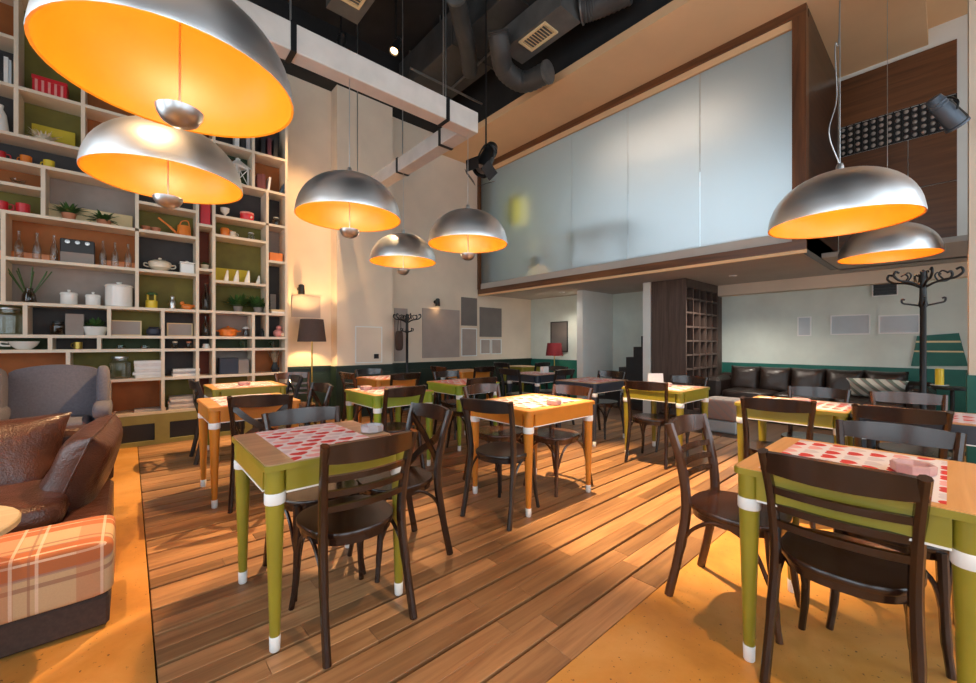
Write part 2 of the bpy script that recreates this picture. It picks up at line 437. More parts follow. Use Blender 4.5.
        for j in range(nv):
            for i in range(nu):
                k = (i + 1) % nu; fs.append((j * nu + i, j * nu + k, (j + 1) * nu + k, (j + 1) * nu + i))
        return s.add(vs, fs)
    def pillow(s, w, h, t, c=(0, 0, 0), M=None, n=14, sag=0.12):
        """throw cushion: two bulging faces meeting in a seam, pulled-in sides"""
        vs = []; fs = []; N = n + 1
        for sd in (1, -1):
            for j in range(N):
                for i in range(N):
                    x = -1 + 2 * i / n; y = -1 + 2 * j / n
                    b = max(0.0, (1 - x ** 4) * (1 - y ** 4)) ** 0.55
                    px = x * w / 2 * (1 - sag * (1 - y * y) * abs(x)); py = y * h / 2 * (1 - sag * (1 - x * x) * abs(y))
                    z = sd * (t / 2 * b + 0.004) * (1 + 0.07 * math.sin(4 * x + 2 * y) * b)
                    p = Vector((px, py, z)); vs.append((M @ p if M else p) + Vector(c))
        for j in range(n):
            for i in range(n):
                a = j * N + i; q = N * N + a
                fs.append((a, a + 1, a + N + 1, a + N)); fs.append((q, q + N, q + N + 1, q + 1))
        edge = [i for i in range(N)] + [j * N + n for j in range(1, N)] + [n * N + i for i in range(n - 1, -1, -1)] + [j * N for j in range(n - 1, 0, -1)]
        for k in range(len(edge)):
            a, b2 = edge[k], edge[(k + 1) % len(edge)]
            fs.append((a, N * N + a, N * N + b2, b2))
        return s.add(vs, fs)
    def build(s, name, mat, parent=None, smooth=None, loc=None):
        me = bpy.data.meshes.new(name)
        me.from_pydata(s.v, [], s.f)
        me.update()
        if smooth:
            me.polygons.foreach_set('use_smooth', [True] * len(me.polygons))
            me.set_sharp_from_angle(angle=math.radians(smooth if smooth is not True else 40))
        me.materials.append(MATS[mat])
        o = bpy.data.objects.new(name, me)
        C.objects.link(o)
        if parent: o.parent = parent
        if loc: o.location = loc
        return o
def spline(pts, n=6):
    """Catmull-Rom through the points"""
    P = [Vector(p) for p in pts]; P = [P[0] * 2 - P[1]] + P + [P[-1] * 2 - P[-2]]
    out = []
    for i in range(1, len(P) - 2):
        a, b, c, d = P[i - 1:i + 3]
        for k in range(n):
            t = k / n
            out.append(0.5 * ((2 * b) + (c - a) * t + (2 * a - 5 * b + 4 * c - d) * t * t + (3 * b - a - 3 * c + d) * t ** 3))
    out.append(P[-2]); return out
def tag(o, label=None, cat=None, group=None, kind=None):
    if label: o['label'] = label
    if cat: o['category'] = cat
    if group: o['group'] = group
    if kind: o['kind'] = kind
    return o
def thing(name, label, cat, loc=(0, 0, 0), rz=0.0, group=None):
    o = bpy.data.objects.new(name, None); C.objects.link(o)
    o.empty_display_size = 0.1
    o.location = loc; o.rotation_euler = (0, 0, rz)
    return tag(o, label, cat, group)
def dup(root, loc, rz, label=None, group=None):
    def cp(o, parent):
        c = o.copy(); C.objects.link(c); c.parent = parent
        for ch in KIDS.get(o.name, []): cp(ch, c)
        return c
    kids(root)
    r = cp(root, None)
    r.location = loc; r.rotation_euler = (0, 0, rz)
    if label: r['label'] = label
    if group: r['group'] = group
    return r
KIDS = {}
def kids(root):
    if root.name in KIDS: return
    KIDS[root.name] = list(root.children)
    for ch in root.children: kids(ch)
def struct(name, mb, mat, label=None, parent=None, smooth=None):
    o = mb.build(name, mat, parent, smooth)
    if not parent:
        o['kind'] = 'structure'
        if label: o['label'] = label; 
    return o
def box(*a): return MB().box(*a)

# ================================================================ SETTING
XW, YB, XF = 8.4, 6.8, 5.7          # sofa wall, bookcase wall, mezzanine front
FB = 0.98                            # edge of plank floor in Y
FX = 0.08                            # edge of plank floor in X
ZS = 2.30                            # underside of mezzanine
ZC = 5.05                            # light-coloured ceiling
floor = struct('floor', box(-3.2, 8.8, -2.8, 7.0, -0.25, -0.03), 'board_gap', 'restaurant floor of wooden planks and orange concrete')
box(-3.2, 8.8, -2.8, FB - 0.006, -0.03, 0.0).build('concrete_slab', 'orange_concrete', floor)
box(-3.2, FX - 0.006, FB - 0.006, 7.0, -0.03, 0.0).build('concrete_slab', 'orange_concrete', floor)
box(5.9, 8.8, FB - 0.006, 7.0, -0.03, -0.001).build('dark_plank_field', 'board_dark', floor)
# plank floor: rows in pairs with a dark joint after each pair; boards share meshes by length
LEN = [0.55, 0.8, 1.05, 1.3, 1.6]
bm_cache = {}
def board_mesh(L, w):
    k = (round(L, 3), round(w, 3))
    if k not in bm_cache:
        mb = MB(); b = 0.002
        mb.add([(b, b, 0), (L - b, b, 0), (L - b, w - b, 0), (b, w - b, 0), (0, 0, -b), (L, 0, -b), (L, w, -b), (0, w, -b), (0, 0, -0.03), (L, 0, -0.03), (L, w, -0.03), (0, w, -0.03)],
               [(0, 1, 2, 3), (4, 5, 1, 0), (5, 6, 2, 1), (6, 7, 3, 2), (7, 4, 0, 3), (8, 9, 5, 4), (9, 10, 6, 5), (10, 11, 7, 6), (11, 8, 4, 7)])
        me = bpy.data.meshes.new('floorboard'); me.from_pydata(mb.v, [], mb.f); me.materials.append(MATS['board'])
        bm_cache[k] = me
    return bm_cache[k]
rows = [(FB, 0.142)]
y = FB + 0.156
while y < 6.42:
    rows += [(y, 0.1000), (y + 0.1012, 0.1000)]; y += 0.22
nb = 0
for r, (y0, w) in enumerate(rows):
    far = y0 > 3.2
    x = FX; end = 5.9
    while x < end - 0.02:
        L = random.choice([1.3, 1.6, 1.9]) if far else random.choice([0.7, 0.95, 1.15, 1.4])
        if x == FX: L *= random.choice([0.45, 0.7, 1.0])
        if x + L > end - 0.3: L = end - x
        L = round(L, 2)
        o = bpy.data.objects.new('floorboard', board_mesh(L, w)); C.objects.link(o); o.parent = floor
        o.location = (x, y0, random.uniform(-0.0012, 0.0))
        x += L + 0.0012; nb += 1

struct('wall_bookcase', box(-3.2, 8.8, YB, 7.0, 0, 6.5), 'plaster', 'warm white plaster wall beside the bookcase')
MZ = (1.30, 6.2, 2.62, 4.78)         # added window lighting the frosted glass from behind (Y range, Z range)
struct('wall_far', MB().box(8.6, 8.8, -2.8, MZ[0], 2.3, 6.5).box(8.6, 8.8, MZ[1], 7.0, 2.3, 6.5).box(8.6, 8.8, MZ[0], MZ[1], 2.3, MZ[2]).box(8.6, 8.8, MZ[0], MZ[1], MZ[3], 6.5), 'plaster_white', 'pale wall behind the mezzanine glass')
wm = struct('window_6', MB().box(8.66, 8.72, MZ[0], MZ[1], MZ[2], MZ[2] + 0.06).box(8.66, 8.72, MZ[0], MZ[1], MZ[3] - 0.06, MZ[3]).box(8.66, 8.72, MZ[0], MZ[0] + 0.06, MZ[2] + 0.06, MZ[3] - 0.06).box(8.66, 8.72, MZ[1] - 0.06, MZ[1], MZ[2] + 0.06, MZ[3] - 0.06).box(8.66, 8.72, 3.77, 3.83, MZ[2] + 0.06, MZ[3] - 0.06), 'walnut', 'added mezzanine window that brightens the frosted glass from behind')
box(8.69, 8.695, MZ[0] + 0.06, MZ[1] - 0.06, MZ[2] + 0.06, MZ[3] - 0.06).build('tinted_pane', 'tinted_glass', wm)
struct('wall_sofa', box(XW, 8.8, -2.8, 3.6, 0, ZS), 'plaster_pale_green', 'pale green plaster wall behind the leather sofa')
tb = struct('trim_sofa_wall', box(XW - 0.012, XW, -2.0, 2.84, 0, 0.88), 'teal_paint', 'dark teal painted band along the sofa wall')
struct('trim_cornice', box(XW - 0.22, XW, -2.6, 2.84, 2.11, ZS), 'plaster', 'pale beam under the mezzanine ceiling')
struct('wall_niche', box(7.4, 7.55, 4.99, YB, 0, ZS), 'plaster_pale_green', 'pale wall of the seating niche')
struct('trim_niche', box(7.385, 7.4, 4.99, YB, 0, 0.86), 'teal_paint', 'dark teal painted band in the niche')
struct('wall_pillar_stairs', box(6.8, 8.05, 4.85, 4.99, 0, ZS), 'plaster_white', 'white pillar beside the staircase')
struct('wall_pillar_cabinet', box(6.8, 6.95, 3.44, 3.58, 0, ZS), 'plaster_white', 'white pillar between stairs and cabinet')
struct('wall_stairs', box(7.9, 8.05, 3.43, 4.85, 0, ZS), 'plaster_pale_green', 'pale wall behind the staircase')
struct('wall_stairs_side', box(6.95, 7.9, 3.43, 3.5, 0, ZS), 'plaster_pale_green', 'pale side wall of the staircase')
# pilaster and wainscot
struct('wall_pilaster', box(2.52, 3.51, 6.55, YB, 0.86, 5.45), 'plaster', 'broad plaster pilaster on the bookcase wall')
wn = struct('trim_wainscot', box(1.80, 7.385, YB - 0.02, YB, 0, 0.86), 'wainscot', 'dark green wainscot on the bookcase wall')
box(2.50, 3.53, 6.53, YB - 0.02, 0, 0.86).build('pilaster_base', 'wainscot', wn)
box(1.80, 2.50, YB - 0.05, YB - 0.02, 0.83, 0.87).build('cap_rail', 'wainscot', wn)
box(3.53, 7.385, YB - 0.05, YB - 0.02, 0.83, 0.87).build('cap_rail', 'wainscot', wn)
box(2.48, 3.55, 6.50, 6.53, 0.83, 0.87).build('cap_rail', 'wainscot', wn)
for i, x in enumerate([1.88, 3.62, 4.24, 4.86, 5.48, 6.10, 6.72]):
    MB().box(x, x + 0.5, YB - 0.034, YB - 0.02, 0.14, 0.74).build('raised_panel', 'wainscot', wn)
for x in (2.58, 3.06):
    MB().box(x, x + 0.4, 6.516, 6.53, 0.14, 0.74).build('raised_panel', 'wainscot', wn)
# ceilings
struct('ceiling_black', box(-3.2, 4.8, -2.8, 7.0, 6.3, 6.5), 'black_ceiling', 'high black painted ceiling')
struct('ceiling_bulkhead', box(4.72, 4.84, -2.8, 7.0, 5.17, 6.3), 'black_ceiling', 'black bulkhead above the pale soffit')
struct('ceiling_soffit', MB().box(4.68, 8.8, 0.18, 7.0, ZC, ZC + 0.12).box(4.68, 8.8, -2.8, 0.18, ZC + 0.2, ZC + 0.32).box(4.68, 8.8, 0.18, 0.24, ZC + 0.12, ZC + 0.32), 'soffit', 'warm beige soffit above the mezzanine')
struct('ceiling_wall_beam', box(1.0, 4.72, 6.5, YB, 5.42, 6.3), 'black_ceiling', 'black beam along the top of the wall')
struct('ceiling_wall_beam_over_bookcase', box(-3.0, 1.0, 6.45, YB, 5.6, 6.3), 'black_ceiling', 'black beam above the bookcase')
struct('ceiling_mezzanine', MB().box(XF + 0.02, 8.6, 1.06, 7.0, ZS, ZS + 0.22).box(6.5, 8.6, -2.8, 1.06, ZS, ZS + 0.06), 'soffit_grey', 'grey underside of the mezzanine')
# mezzanine front: wooden frame with four frosted panes
YR, YL = 1.06, 6.78
mf = struct('wall_mezzanine', box(XF + 0.06, XF + 0.10, YR + 0.10, YL - 0.02, 4.93, 5.05), 'walnut', 'frosted glass front of the mezzanine in a wooden frame')
box(XF - 0.02, XF + 0.06, YR, YL, 4.94, 5.05).build('top_rail', 'walnut', mf)
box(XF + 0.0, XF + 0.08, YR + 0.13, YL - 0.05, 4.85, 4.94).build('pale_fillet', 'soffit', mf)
box(XF - 0.02, XF + 0.10, YR, YL, ZS - 0.005, 2.40).build('bottom_rail', 'walnut', mf)
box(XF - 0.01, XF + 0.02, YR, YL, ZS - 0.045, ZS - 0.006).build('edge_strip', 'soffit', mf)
box(XF - 0.03, XF + 0.10, YR, YR + 0.13, 2.40, 4.94).build('post', 'walnut_z', mf)
box(XF - 0.03, XF + 0.10, YL - 0.05, YL, 2.40, 4.94).build('post', 'walnut_z', mf)
ys = [YL - 0.05] + [at_X(u, 200, XF + 0.04)[0] for u in (572, 628, 700)] + [YR + 0.13]
for a, b in zip(ys, ys[1:]):
    box(XF + 0.035, XF + 0.047, b + 0.004, a - 0.004, 2.40, 4.85).build('glass_pane', 'frosted_glass', mf)
struct('wall_mezzanine_side', MB().box(XF + 0.1, 7.64, YR, YR + 0.08, ZS - 0.005, ZC), 'walnut_dark', 'dark wood side of the mezzanine box')
rw = struct('wall_recess', box(7.66, 7.76, -2.8, YR, ZS, 5.37), 'plaster_white', 'pale wall behind the wood panels of the recess')
zt = 4.98
g0, g1 = 3.90, 4.31
for (a, b, z0, z1) in [(-0.06, 1.05, g1 + 0.012, zt), (-0.06, 0.355, 3.25, g0 - 0.012), (0.365, 1.05, 2.362, g0 - 0.012), (-0.06, 0.355, 2.362, 3.24)]:
    box(7.63, 7.66, a, b, z0, z1).build('wood_panel', 'walnut', rw)
struct('wall_right_pillar', box(5.7, 6.1, -0.8, -0.115, 0, ZC + 0.2), 'plaster', 'plaster pillar beside the dark table')
struct('trim_pillar', box(5.69, 6.11, -0.81, -0.105, 0, 0.95), 'teal_paint', 'dark teal dado round the plaster pillar')
# window walls behind the camera
def window_wall(name, label, openings, along):
    mb = MB(); prev = -3.2 if along == 'x' else -2.8
    last = 8.8 if along == 'x' else 7.0
    def seg(a, b, z0, z1):
        if along == 'x': mb.box(a, b, -2.8, -2.6, z0, z1)
        else: mb.box(-3.2, -3.0, a, b, z0, z1)
    for a, b in openings:
        seg(prev, a, 0, 6.5); seg(a, b, 0, WZ0); seg(a, b, WZ1, 6.5); prev = b
    seg(prev, last, 0, 6.5)
    struct(name, mb, 'plaster', label)
window_wall('wall_window_long', 'plaster wall with three tall windows', WINDOWS_Y, 'x')
window_wall('wall_window_short', 'plaster wall with two tall windows', WINDOWS_X, 'y')
def window(n, a, b, along):
    mb = MB(); gl = MB(); w = 0.07
    def bx(m, p, q, z0, z1, d0, d1):
        if along == 'x': m.box(p, q, -2.7 + d0, -2.7 + d1, z0, z1)
        else: m.box(-3.1 + d0, -3.1 + d1, p, q, z0, z1)
    for p, q, z0, z1 in [(a, b, WZ0, WZ0 + w), (a, b, WZ1 - w, WZ1), (a, a + w, WZ0 + w, WZ1 - w), (b - w, b, WZ0 + w, WZ1 - w), ((a + b) / 2 - 0.03, (a + b) / 2 + 0.03, WZ0 + w, WZ1 - w)]:
        bx(mb, p, q, z0, z1, 0.01, 0.08)
    o = struct('window_%d' % n, mb, 'walnut_z', 'tall wooden-framed window')
    bx(gl, a + w, b - w, WZ0 + w, WZ1 - w, 0.04, 0.046)
    gl.build('pane', 'window_glass', o)
k = 1
for a, b in WINDOWS_Y: window(k, a, b, 'x'); k += 1
for a, b in WINDOWS_X: window(k, a, b, 'y'); k += 1

# ================================================================ TABLES
def rrect(x0, x1, y0, y1, r, n=4):
    pts = []
    for cx, cy, a0 in ((x1 - r, y0 + r, -PI / 2), (x1 - r, y1 - r, 0), (x0 + r, y1 - r, PI / 2), (x0 + r, y0 + r, PI)):
        for i in range(n + 1):
            a = a0 + PI / 2 * i / n; pts.append((cx + r * math.cos(a), cy + r * math.sin(a)))
    return pts
def table(label, x0, x1, y0, y1, paint, top, group=None):
    cx, cy = (x0 + x1) / 2, (y0 + y1) / 2; a, b = (x1 - x0) / 2, (y1 - y0) / 2
    t = thing('dining_table', label, 'table', (cx, cy, 0), 0, group)
    MB().prism(rrect(-a, a, -b, b, 0.025), 0.733, 0.756).build('tabletop', paint, t, 50)
    MB().prism(rrect(-a + 0.006, a - 0.006, -b + 0.006, b - 0.006, 0.022), 0.756, 0.760).build('top_veneer', top, t)
    i = 0.009
    for s in (-1, 1):
        xx = s * (a - i - 0.012); yy = s * (b - i - 0.012)
        box(xx - 0.011, xx + 0.011, -b + 0.08, b - 0.08, 0.645, 0.733).build('apron_board', paint, t)
        box(-a + 0.08, a - 0.08, yy - 0.011, yy + 0.011, 0.645, 0.733).build('apron_board', paint, t)
        box(xx - 0.013, xx + 0.013, -b + 0.08, b - 0.08, 0.638, 0.645).build('white_bead', 'white_paint', t)
        box(-a + 0.08, a - 0.08, yy - 0.013, yy + 0.013, 0.638, 0.645).build('white_bead', 'white_paint', t)
    for sx in (-1, 1):
        for sy in (-1, 1):
            c = (sx * (a - 0.046), sy * (b - 0.046), 0)
            f = (sx * (a - 0.046), sy * (b - 0.046))
            mb = MB(); n = 16
            prof = [(0.0195, 0.055), (0.0235, 0.2), (0.0295, 0.4), (0.0355, 0.6), (0.0375, 0.64), (0.0375, 0.7325)]
            mb.lathe(prof, n, (c[0], c[1], 0))
            lg = mb.build('leg', paint, t, 35)
            MB().lathe([(0.0375, 0.595), (0.0395, 0.600), (0.0395, 0.636), (0.0375, 0.641)], n, c).build('white_ring', 'white_paint', lg, 50)
            MB().lathe([(0.017, 0.0), (0.020, 0.005), (0.0215, 0.060), (0.0185, 0.063)], n, c).build('white_foot', 'white_paint', lg, 50)
    return t
TB = dict(
 t1=('olive green square table beside the plaid bench', 0.395, 1.045, 1.755, 2.465, 'table_green', 'table_top_wood'),
 t2=('orange table standing between the bookcase and an olive green table', 0.435, 1.09, 3.61, 4.31, 'table_orange', 'table_top_orange'),
 t3=('olive green table closest to the bookcase', 0.64, 1.36, 5.0, 5.72, 'table_green', 'table_top_orange'),
 t4=('lime green table standing in front of the plaster pilaster', 1.67, 2.32, 3.44, 4.16, 'table_lime', 'table_top_orange'),
 t5=('ochre table by the dark green wainscot near the black coat stand', 2.40, 3.0, 4.88, 5.56, 'table_orange', 'table_top_orange'),
 t6=('lime green table beyond the bright orange table, nearer the wall posters', 2.80, 3.45, 3.68, 4.36, 'table_lime', 'table_top_orange'),
 t7=('bright orange table alone in a pool of light on the plank floor', 2.095, 2.915, 1.945, 2.635, 'table_orange', 'table_top_orange'),
 t8=('dark blue table in front of the black staircase', 4.12, 4.89, 2.76, 3.38, 'table_blue', 'table_top_wood'),
 t9=('dark blue table with a white napkin holder', 4.52, 5.2, 4.02, 4.70, 'table_blue', 'table_top_wood'),
 t10=('olive green table in front of the brown cubbyhole cabinet', 4.07, 4.78, 1.73, 2.40, 'table_green', 'table_top_wood'),
 t11=('olive green table pushed end to end with a dark table before the leather sofa', 3.68, 4.32, 0.46, 1.16, 'table_green', 'table_top_orange'),
 t12=('dark blue table pushed against an olive green table before the leather sofa', 3.68, 4.32, -0.27, 0.45, 'table_blue', 'table_top_orange'),
 t13=('olive green table standing on the bare orange concrete', 1.775, 2.53, -0.085, 0.565, 'table_green', 'table_top_orange'),
 t14=('pale green table in the niche under the mezzanine', 5.85, 6.45, 5.6, 6.2, 'table_green', 'table_top_wood'),
 t15=('ochre table by the wainscot beneath the small framed pictures', 4.1, 4.75, 5.3, 5.95, 'table_orange', 'table_top_orange'),
)
for k, a in TB.items(): table(*a)

# paper runners with hearts, ashtrays and things on the tables
def runner(tk, fx0, fx1, fy0, fy1, where):
    _, x0, x1, y0, y1, _, _ = TB[tk]
    X0, X1 = x0 + (x1 - x0) * fx0, x0 + (x1 - x0) * fx1; Y0, Y1 = y0 + (y1 - y0) * fy0, y0 + (y1 - y0) * fy1
    cx, cy = (X0 + X1) / 2, (Y0 + Y1) / 2
    mb = MB(); n = 6
    a, b = (X1 - X0) / 2, (Y1 - Y0) / 2
    for z in (0.0, 0.0012):
        mb.v += [(-a, -b, z), (a, -b, z), (a, b, z), (-a, b, z)]
    mb.f = [(3, 2, 1, 0), (4, 5, 6, 7), (0, 1, 5, 4), (1, 2, 6, 5), (2, 3, 7, 6), (3, 0, 4, 7)]
    o = mb.build('paper_runner', 'heart_paper'); o.location = (cx, cy, 0.7604)
    tag(o, 'heart-print paper runner on the ' + where, 'table runner', 'paper runners on the tables')
    return o
WH = dict(t1='olive green table beside the plaid bench', t2='orange table near the bookcase', t3='table closest to the bookcase', t4='lime green table before the pilaster',
          t5='ochre table near the coat stand', t6='lime green table by the wall posters', t7='bright orange table', t8='dark blue table by the stairs', t9='dark blue table with napkin holder',
          t10='green table before the cubbyhole cabinet', t11='green table before the sofa', t12='dark table before the sofa', t13='olive green table on orange concrete')
runner('t1', 0.17, 0.80, 0.01, 0.99, WH['t1']); runner('t13', 0.06, 0.94, 0.14, 0.88, WH['t13'])
runner('t7', 0.12, 0.9, 0.12, 0.88, WH['t7']); runner('t2', 0.14, 0.86, 0.03, 0.97, WH['t2'])
runner('t11', 0.1, 0.92, 0.03, 0.92, WH['t11']); runner('t12', 0.1, 0.92, 0.06, 0.97, WH['t12'])
for k in ('t3', 't4', 't6', 't8', 't9', 't10', 't5'): runner(k, 0.1, 0.9, 0.1, 0.9, WH[k])
def ashtray(x, y, mat, where):
    o = MB().lathe([(0.052, 0.0), (0.060, 0.006), (0.062, 0.034), (0.056, 0.038), (0.050, 0.034), (0.044, 0.012), (0.0, 0.010)], 8).build('ashtray', mat, None, 25)
    o.location = (x, y, 0.7618); o.rotation_euler = (0, 0, random.random())
    tag(o, 'small %s ceramic ashtray on the %s' % ('pink' if 'pink' in mat else 'grey', where), 'ashtray', 'ashtrays on the tables')
ashtray(*at_z(913, 472, 0.765), 'ashtray_pink', WH['t13'])
ashtray(*at_z(372, 431, 0.765), 'ashtray_grey', WH['t1'])
ashtray(*at_z(554, 404, 0.765), 'ashtray_pink', WH['t7'])
ashtray(*at_z(366, 389.5, 0.765), 'ashtray_pink', WH['t4'])
ashtray(4.0, 0.78, 'ashtray_pink', WH['t11'])
ashtray(0.98, 5.3, 'ashtray_pink', WH['t3'])
ashtray(4.45, 2.07, 'ashtray_grey', WH['t10'])
def napkin_holder(x, y, where):
    t = thing('napkin_holder', 'white napkin holder with napkins on the ' + where, 'napkin holder', (x, y, 0.7618))
    MB().box(-0.06, 0.06, -0.035, 0.035, 0, 0.008).box(-0.06, 0.06, -0.035, -0.031, 0.008, 0.08).box(-0.06, 0.06, 0.031, 0.035, 0.008, 0.08).build('holder', 'white_paint', t)
    MB().box(-0.065, 0.065, -0.029, 0.029, 0.009, 0.10).build('napkins', 'paper', t)
napkin_holder(5.0, 4.3, WH['t9'])
def menu_stand(x, y, where):
    t = thing('menu_stand', 'white folded menu card standing on the ' + where, 'menu card', (x, y, 0.7618), math.radians(-48))
    Ma = Matrix.Rotation(math.radians(12), 3, 'X'); Mb = Matrix.Rotation(math.radians(-12), 3, 'X')
    MB().cbox((0, 0.02, 0.062), 0.17, 0.003, 0.125, Ma).build('card', 'paper', t)
    MB().cbox((0, -0.02, 0.062), 0.17, 0.003, 0.125, Mb).build('card', 'paper', t)
menu_stand(4.62, 2.28, WH['t10'])

# ================================================================ CHAIRS
def chair(style, wmat, label, loc, rz):
    t = thing('dining_chair', label, 'chair', loc, rz, 'bentwood dining chairs')
    for s in (-1, 1):
        p = spline([(s * 0.197, -0.246, 0), (s * 0.189, -0.200, 0.22), (s * 0.181, -0.168, 0.45), (s * 0.188, -0.190, 0.66), (s * 0.203, -0.242, 0.845)], 5)
        MB().tube(p, [0.0165] * 6 + [0.019] * 9 + [0.0175] * (len(p) - 15), 8, flat=1.3).build('rear_leg', wmat, t, 40)
        p = spline([(s * 0.175, 0.205, 0), (s * 0.160, 0.185, 0.15), (s * 0.150, 0.160, 0.44)], 5)
        MB().tube(p, [0.0135] * 4 + [0.016] * 4 + [0.0185] * (len(p) - 8), 8).build('front_leg', wmat, t, 40)
        p = spline([(s * 0.187, -0.200, 0.20), (s * 0.184, -0.150, 0.34), (s * 0.178, -0.03, 0.415), (s * 0.170, 0.10, 0.36), (s * 0.158, 0.172, 0.20)], 5)
        MB().tube(p, 0.0095, 6).build('bent_brace', wmat, t, 40)
    p = spline([(-0.156, 0.176, 0.20), (-0.12, 0.18, 0.34), (0, 0.175, 0.415), (0.12, 0.18, 0.34), (0.156, 0.176, 0.20)], 5)
    MB().tube(p, 0.0095, 6).build('bent_brace', wmat, t, 40)
    # seat: rounded, wider at the front, shallow dish
    n = 32; mb = MB(); rings = [(0.0, 0.453), (0.6, 0.454), (0.86, 0.458), (0.985, 0.459), (1.0, 0.455), (1.0, 0.438), (0.985, 0.434), (0.94, 0.434), (0.93, 0.402), (0.88, 0.402)]
    for r, z in rings:
        for i in range(n):
            a = 2 * PI * i / n; e = 0.8
            cx = math.copysign(abs(math.cos(a)) ** e, math.cos(a)); sy = math.copysign(abs(math.sin(a)) ** e, math.sin(a))
            mb.v.append((r * cx * (0.200 + 0.012 * sy), r * sy * 0.205 + 0.0, z))
    for k in range(len(rings) - 1):
        for i in range(n):
            j = (i + 1) % n; mb.f.append((k * n + i, (k + 1) * n + i, (k + 1) * n + j, k * n + j))
    mb.f.append(tuple((len(rings) - 1) * n + i for i in reversed(range(n))))
    mb.build('seat', wmat, t, 40)
    def arc(z, half, bow, y0, m=9):
        return [(half * (-1 + 2 * i / (m - 1)), y0 - bow * (1 - (-1 + 2 * i / (m - 1)) ** 2), z) for i in range(m)]
    hs = [0.034, 0.040, 0.043, 0.045, 0.045, 0.045, 0.043, 0.040, 0.034]
    MB().ribbon(arc(0.808, 0.208, 0.042, -0.230), (0, -0.12, 1), 0.022, hs).build('top_rail', wmat, t, 30)
    if style == 'ladder':
        for z, yy in ((0.575, -0.180), (0.638, -0.188), (0.701, -0.200)):
            MB().ribbon(arc(z, 0.185, 0.034, yy), (0, -0.1, 1), 0.016, [0.013] * 9).build('slat', wmat, t, 30)
    elif style == 'cross':
        for s in (-1, 1):
            p = spline([(s * 0.193, -0.214, 0.775), (s * 0.09, -0.236, 0.68), (0, -0.232 + 0.006 * s, 0.615), (-s * 0.09, -0.214, 0.55), (-s * 0.165, -0.180, 0.465)], 4)
            MB().ribbon(p, (0.31, 0, -0.36 * s), 0.012, [0.021] * len(p)).build('cross_bar', wmat, t, 30)
    return t
PROTO = {}
def put(style, wmat, bx, by, face, label, rot=0.0):
    fd = {'+y': (0, 1, 0), '-x': (-1, 0, PI / 2), '+x': (1, 0, -PI / 2), '-y': (0, -1, PI)}[face]
    rz = fd[2] + math.radians(rot)
    dx, dy = -math.sin(rz), math.cos(rz)
    loc = (bx + 0.235 * dx, by + 0.235 * dy, 0)
    k = (style, wmat)
    if k not in PROTO:
        PROTO[k] = chair(style, wmat, label, loc, rz); kids(PROTO[k]); return PROTO[k]
    return dup(PROTO[k], loc, rz, label)
put('ladder', 'chair_brown', 0.765, 1.60, '+y', 'dark ladder-back chair at the olive green table beside the plaid bench', 3)
put('cross', 'chair_brown', 1.405, 2.14, '-x', 'cross-back chair turned sideways between the olive green and bright orange tables')
put('plain', 'chair_brown', 0.77, 2.52, '-y', 'dark chair pushed in on the bookcase side of the table beside the plaid bench')
put('cross', 'chair_brown', 0.745, 3.43, '+y', 'dark cross-back chair pushed up to the orange table near the bookcase', -16)
put('cross', 'chair_brown', 1.38, 3.97, '-x', 'cross-back chair with pale sheen beside the orange table near the bookcase', 4)
put('plain', 'chair_black', 1.85, 2.12, '+x', 'black open-back chair at the bright orange table, facing away from the green table', 14)
put('plain', 'chair_warm', 3.02, 2.27, '-x', 'reddish brown chair at the bright orange table, on the staircase side')
put('plain', 'chair_warm', 2.48, 2.90, '-y', 'reddish brown chair at the bright orange table, on the bookcase wall side')
put('plain', 'chair_brown', 3.0, 3.50, '+y', 'dark chair at the lime green table by the wall posters, back to the orange table')
put('plain', 'chair_brown', 3.3, 4.62, '-y', 'dark chair at the lime green table by the wall posters, on its wall side')
put('plain', 'chair_brown', 5.02, 3.1, '-x', 'dark chair between the dark blue table and the black staircase')
put('plain', 'chair_brown', 3.93, 2.04, '+x', 'dark open-back chair at the green table before the cubbyhole cabinet', 10)
put('plain', 'chair_brown', 4.93, 2.03, '-x', 'dark chair between the green table and the cubbyhole cabinet')
put('ladder', 'chair_warm', 2.19, 0.905, '-y', 'reddish brown ladder-back chair standing half on the planks, half on the concrete')
put('ladder', 'chair_brown', 1.75, 0.25, '+x', 'dark ladder-back chair pushed up to the table on the orange concrete')
put('plain', 'chair_brown', 2.72, 0.17, '-x', 'dark chair with glossy top rail on the sofa side of the table on orange concrete')
put('plain', 'chair_brown', 3.40, 0.80, '+x', 'dark open-back chair at the green table before the leather sofa', 14)
put('plain', 'chair_brown', 3.50, 0.20, '+x', 'dark chair at the dark blue table before the leather sofa', 8)
put('plain', 'chair_brown', 4.50, 0.76, '-x', 'dark chair between the green table and the leather sofa')
put('plain', 'chair_warm', 4.56, 0.22, '-x', 'reddish brown chair between the dark blue table and the leather sofa', 11)
put('cross', 'chair_black', 0.52, 5.28, '+x', 'black chair on the plaid bench side of the table closest to the bookcase')
put('cross', 'chair_black', 1.50, 5.2, '-x', 'black chair beside the floor lamp at the table closest to the bookcase')
put('plain', 'chair_brown', 1.86, 3.22, '+y', 'dark round-seated chair at the lime green table before the pilaster', 4)
put('ladder', 'chair_warm', 2.17, 5.30, '+x', 'reddish brown ladder-back chair at the ochre table near the coat stand')
put('plain', 'chair_brown', 2.70, 4.68, '+y', 'dark chair at the ochre table near the coat stand, back to the lime green table')
put('ladder', 'chair_warm', 1.62, 5.75, '-y', 'reddish brown ladder-back chair standing empty beside the floor lamp')
put('plain', 'chair_black', 2.72, 5.80, '-y', 'black chair between the ochre table and the dark green wainscot')
put('plain', 'chair_black', 4.30, 4.40, '+x', 'black chair at the napkin-holder table, back to the lime green table')
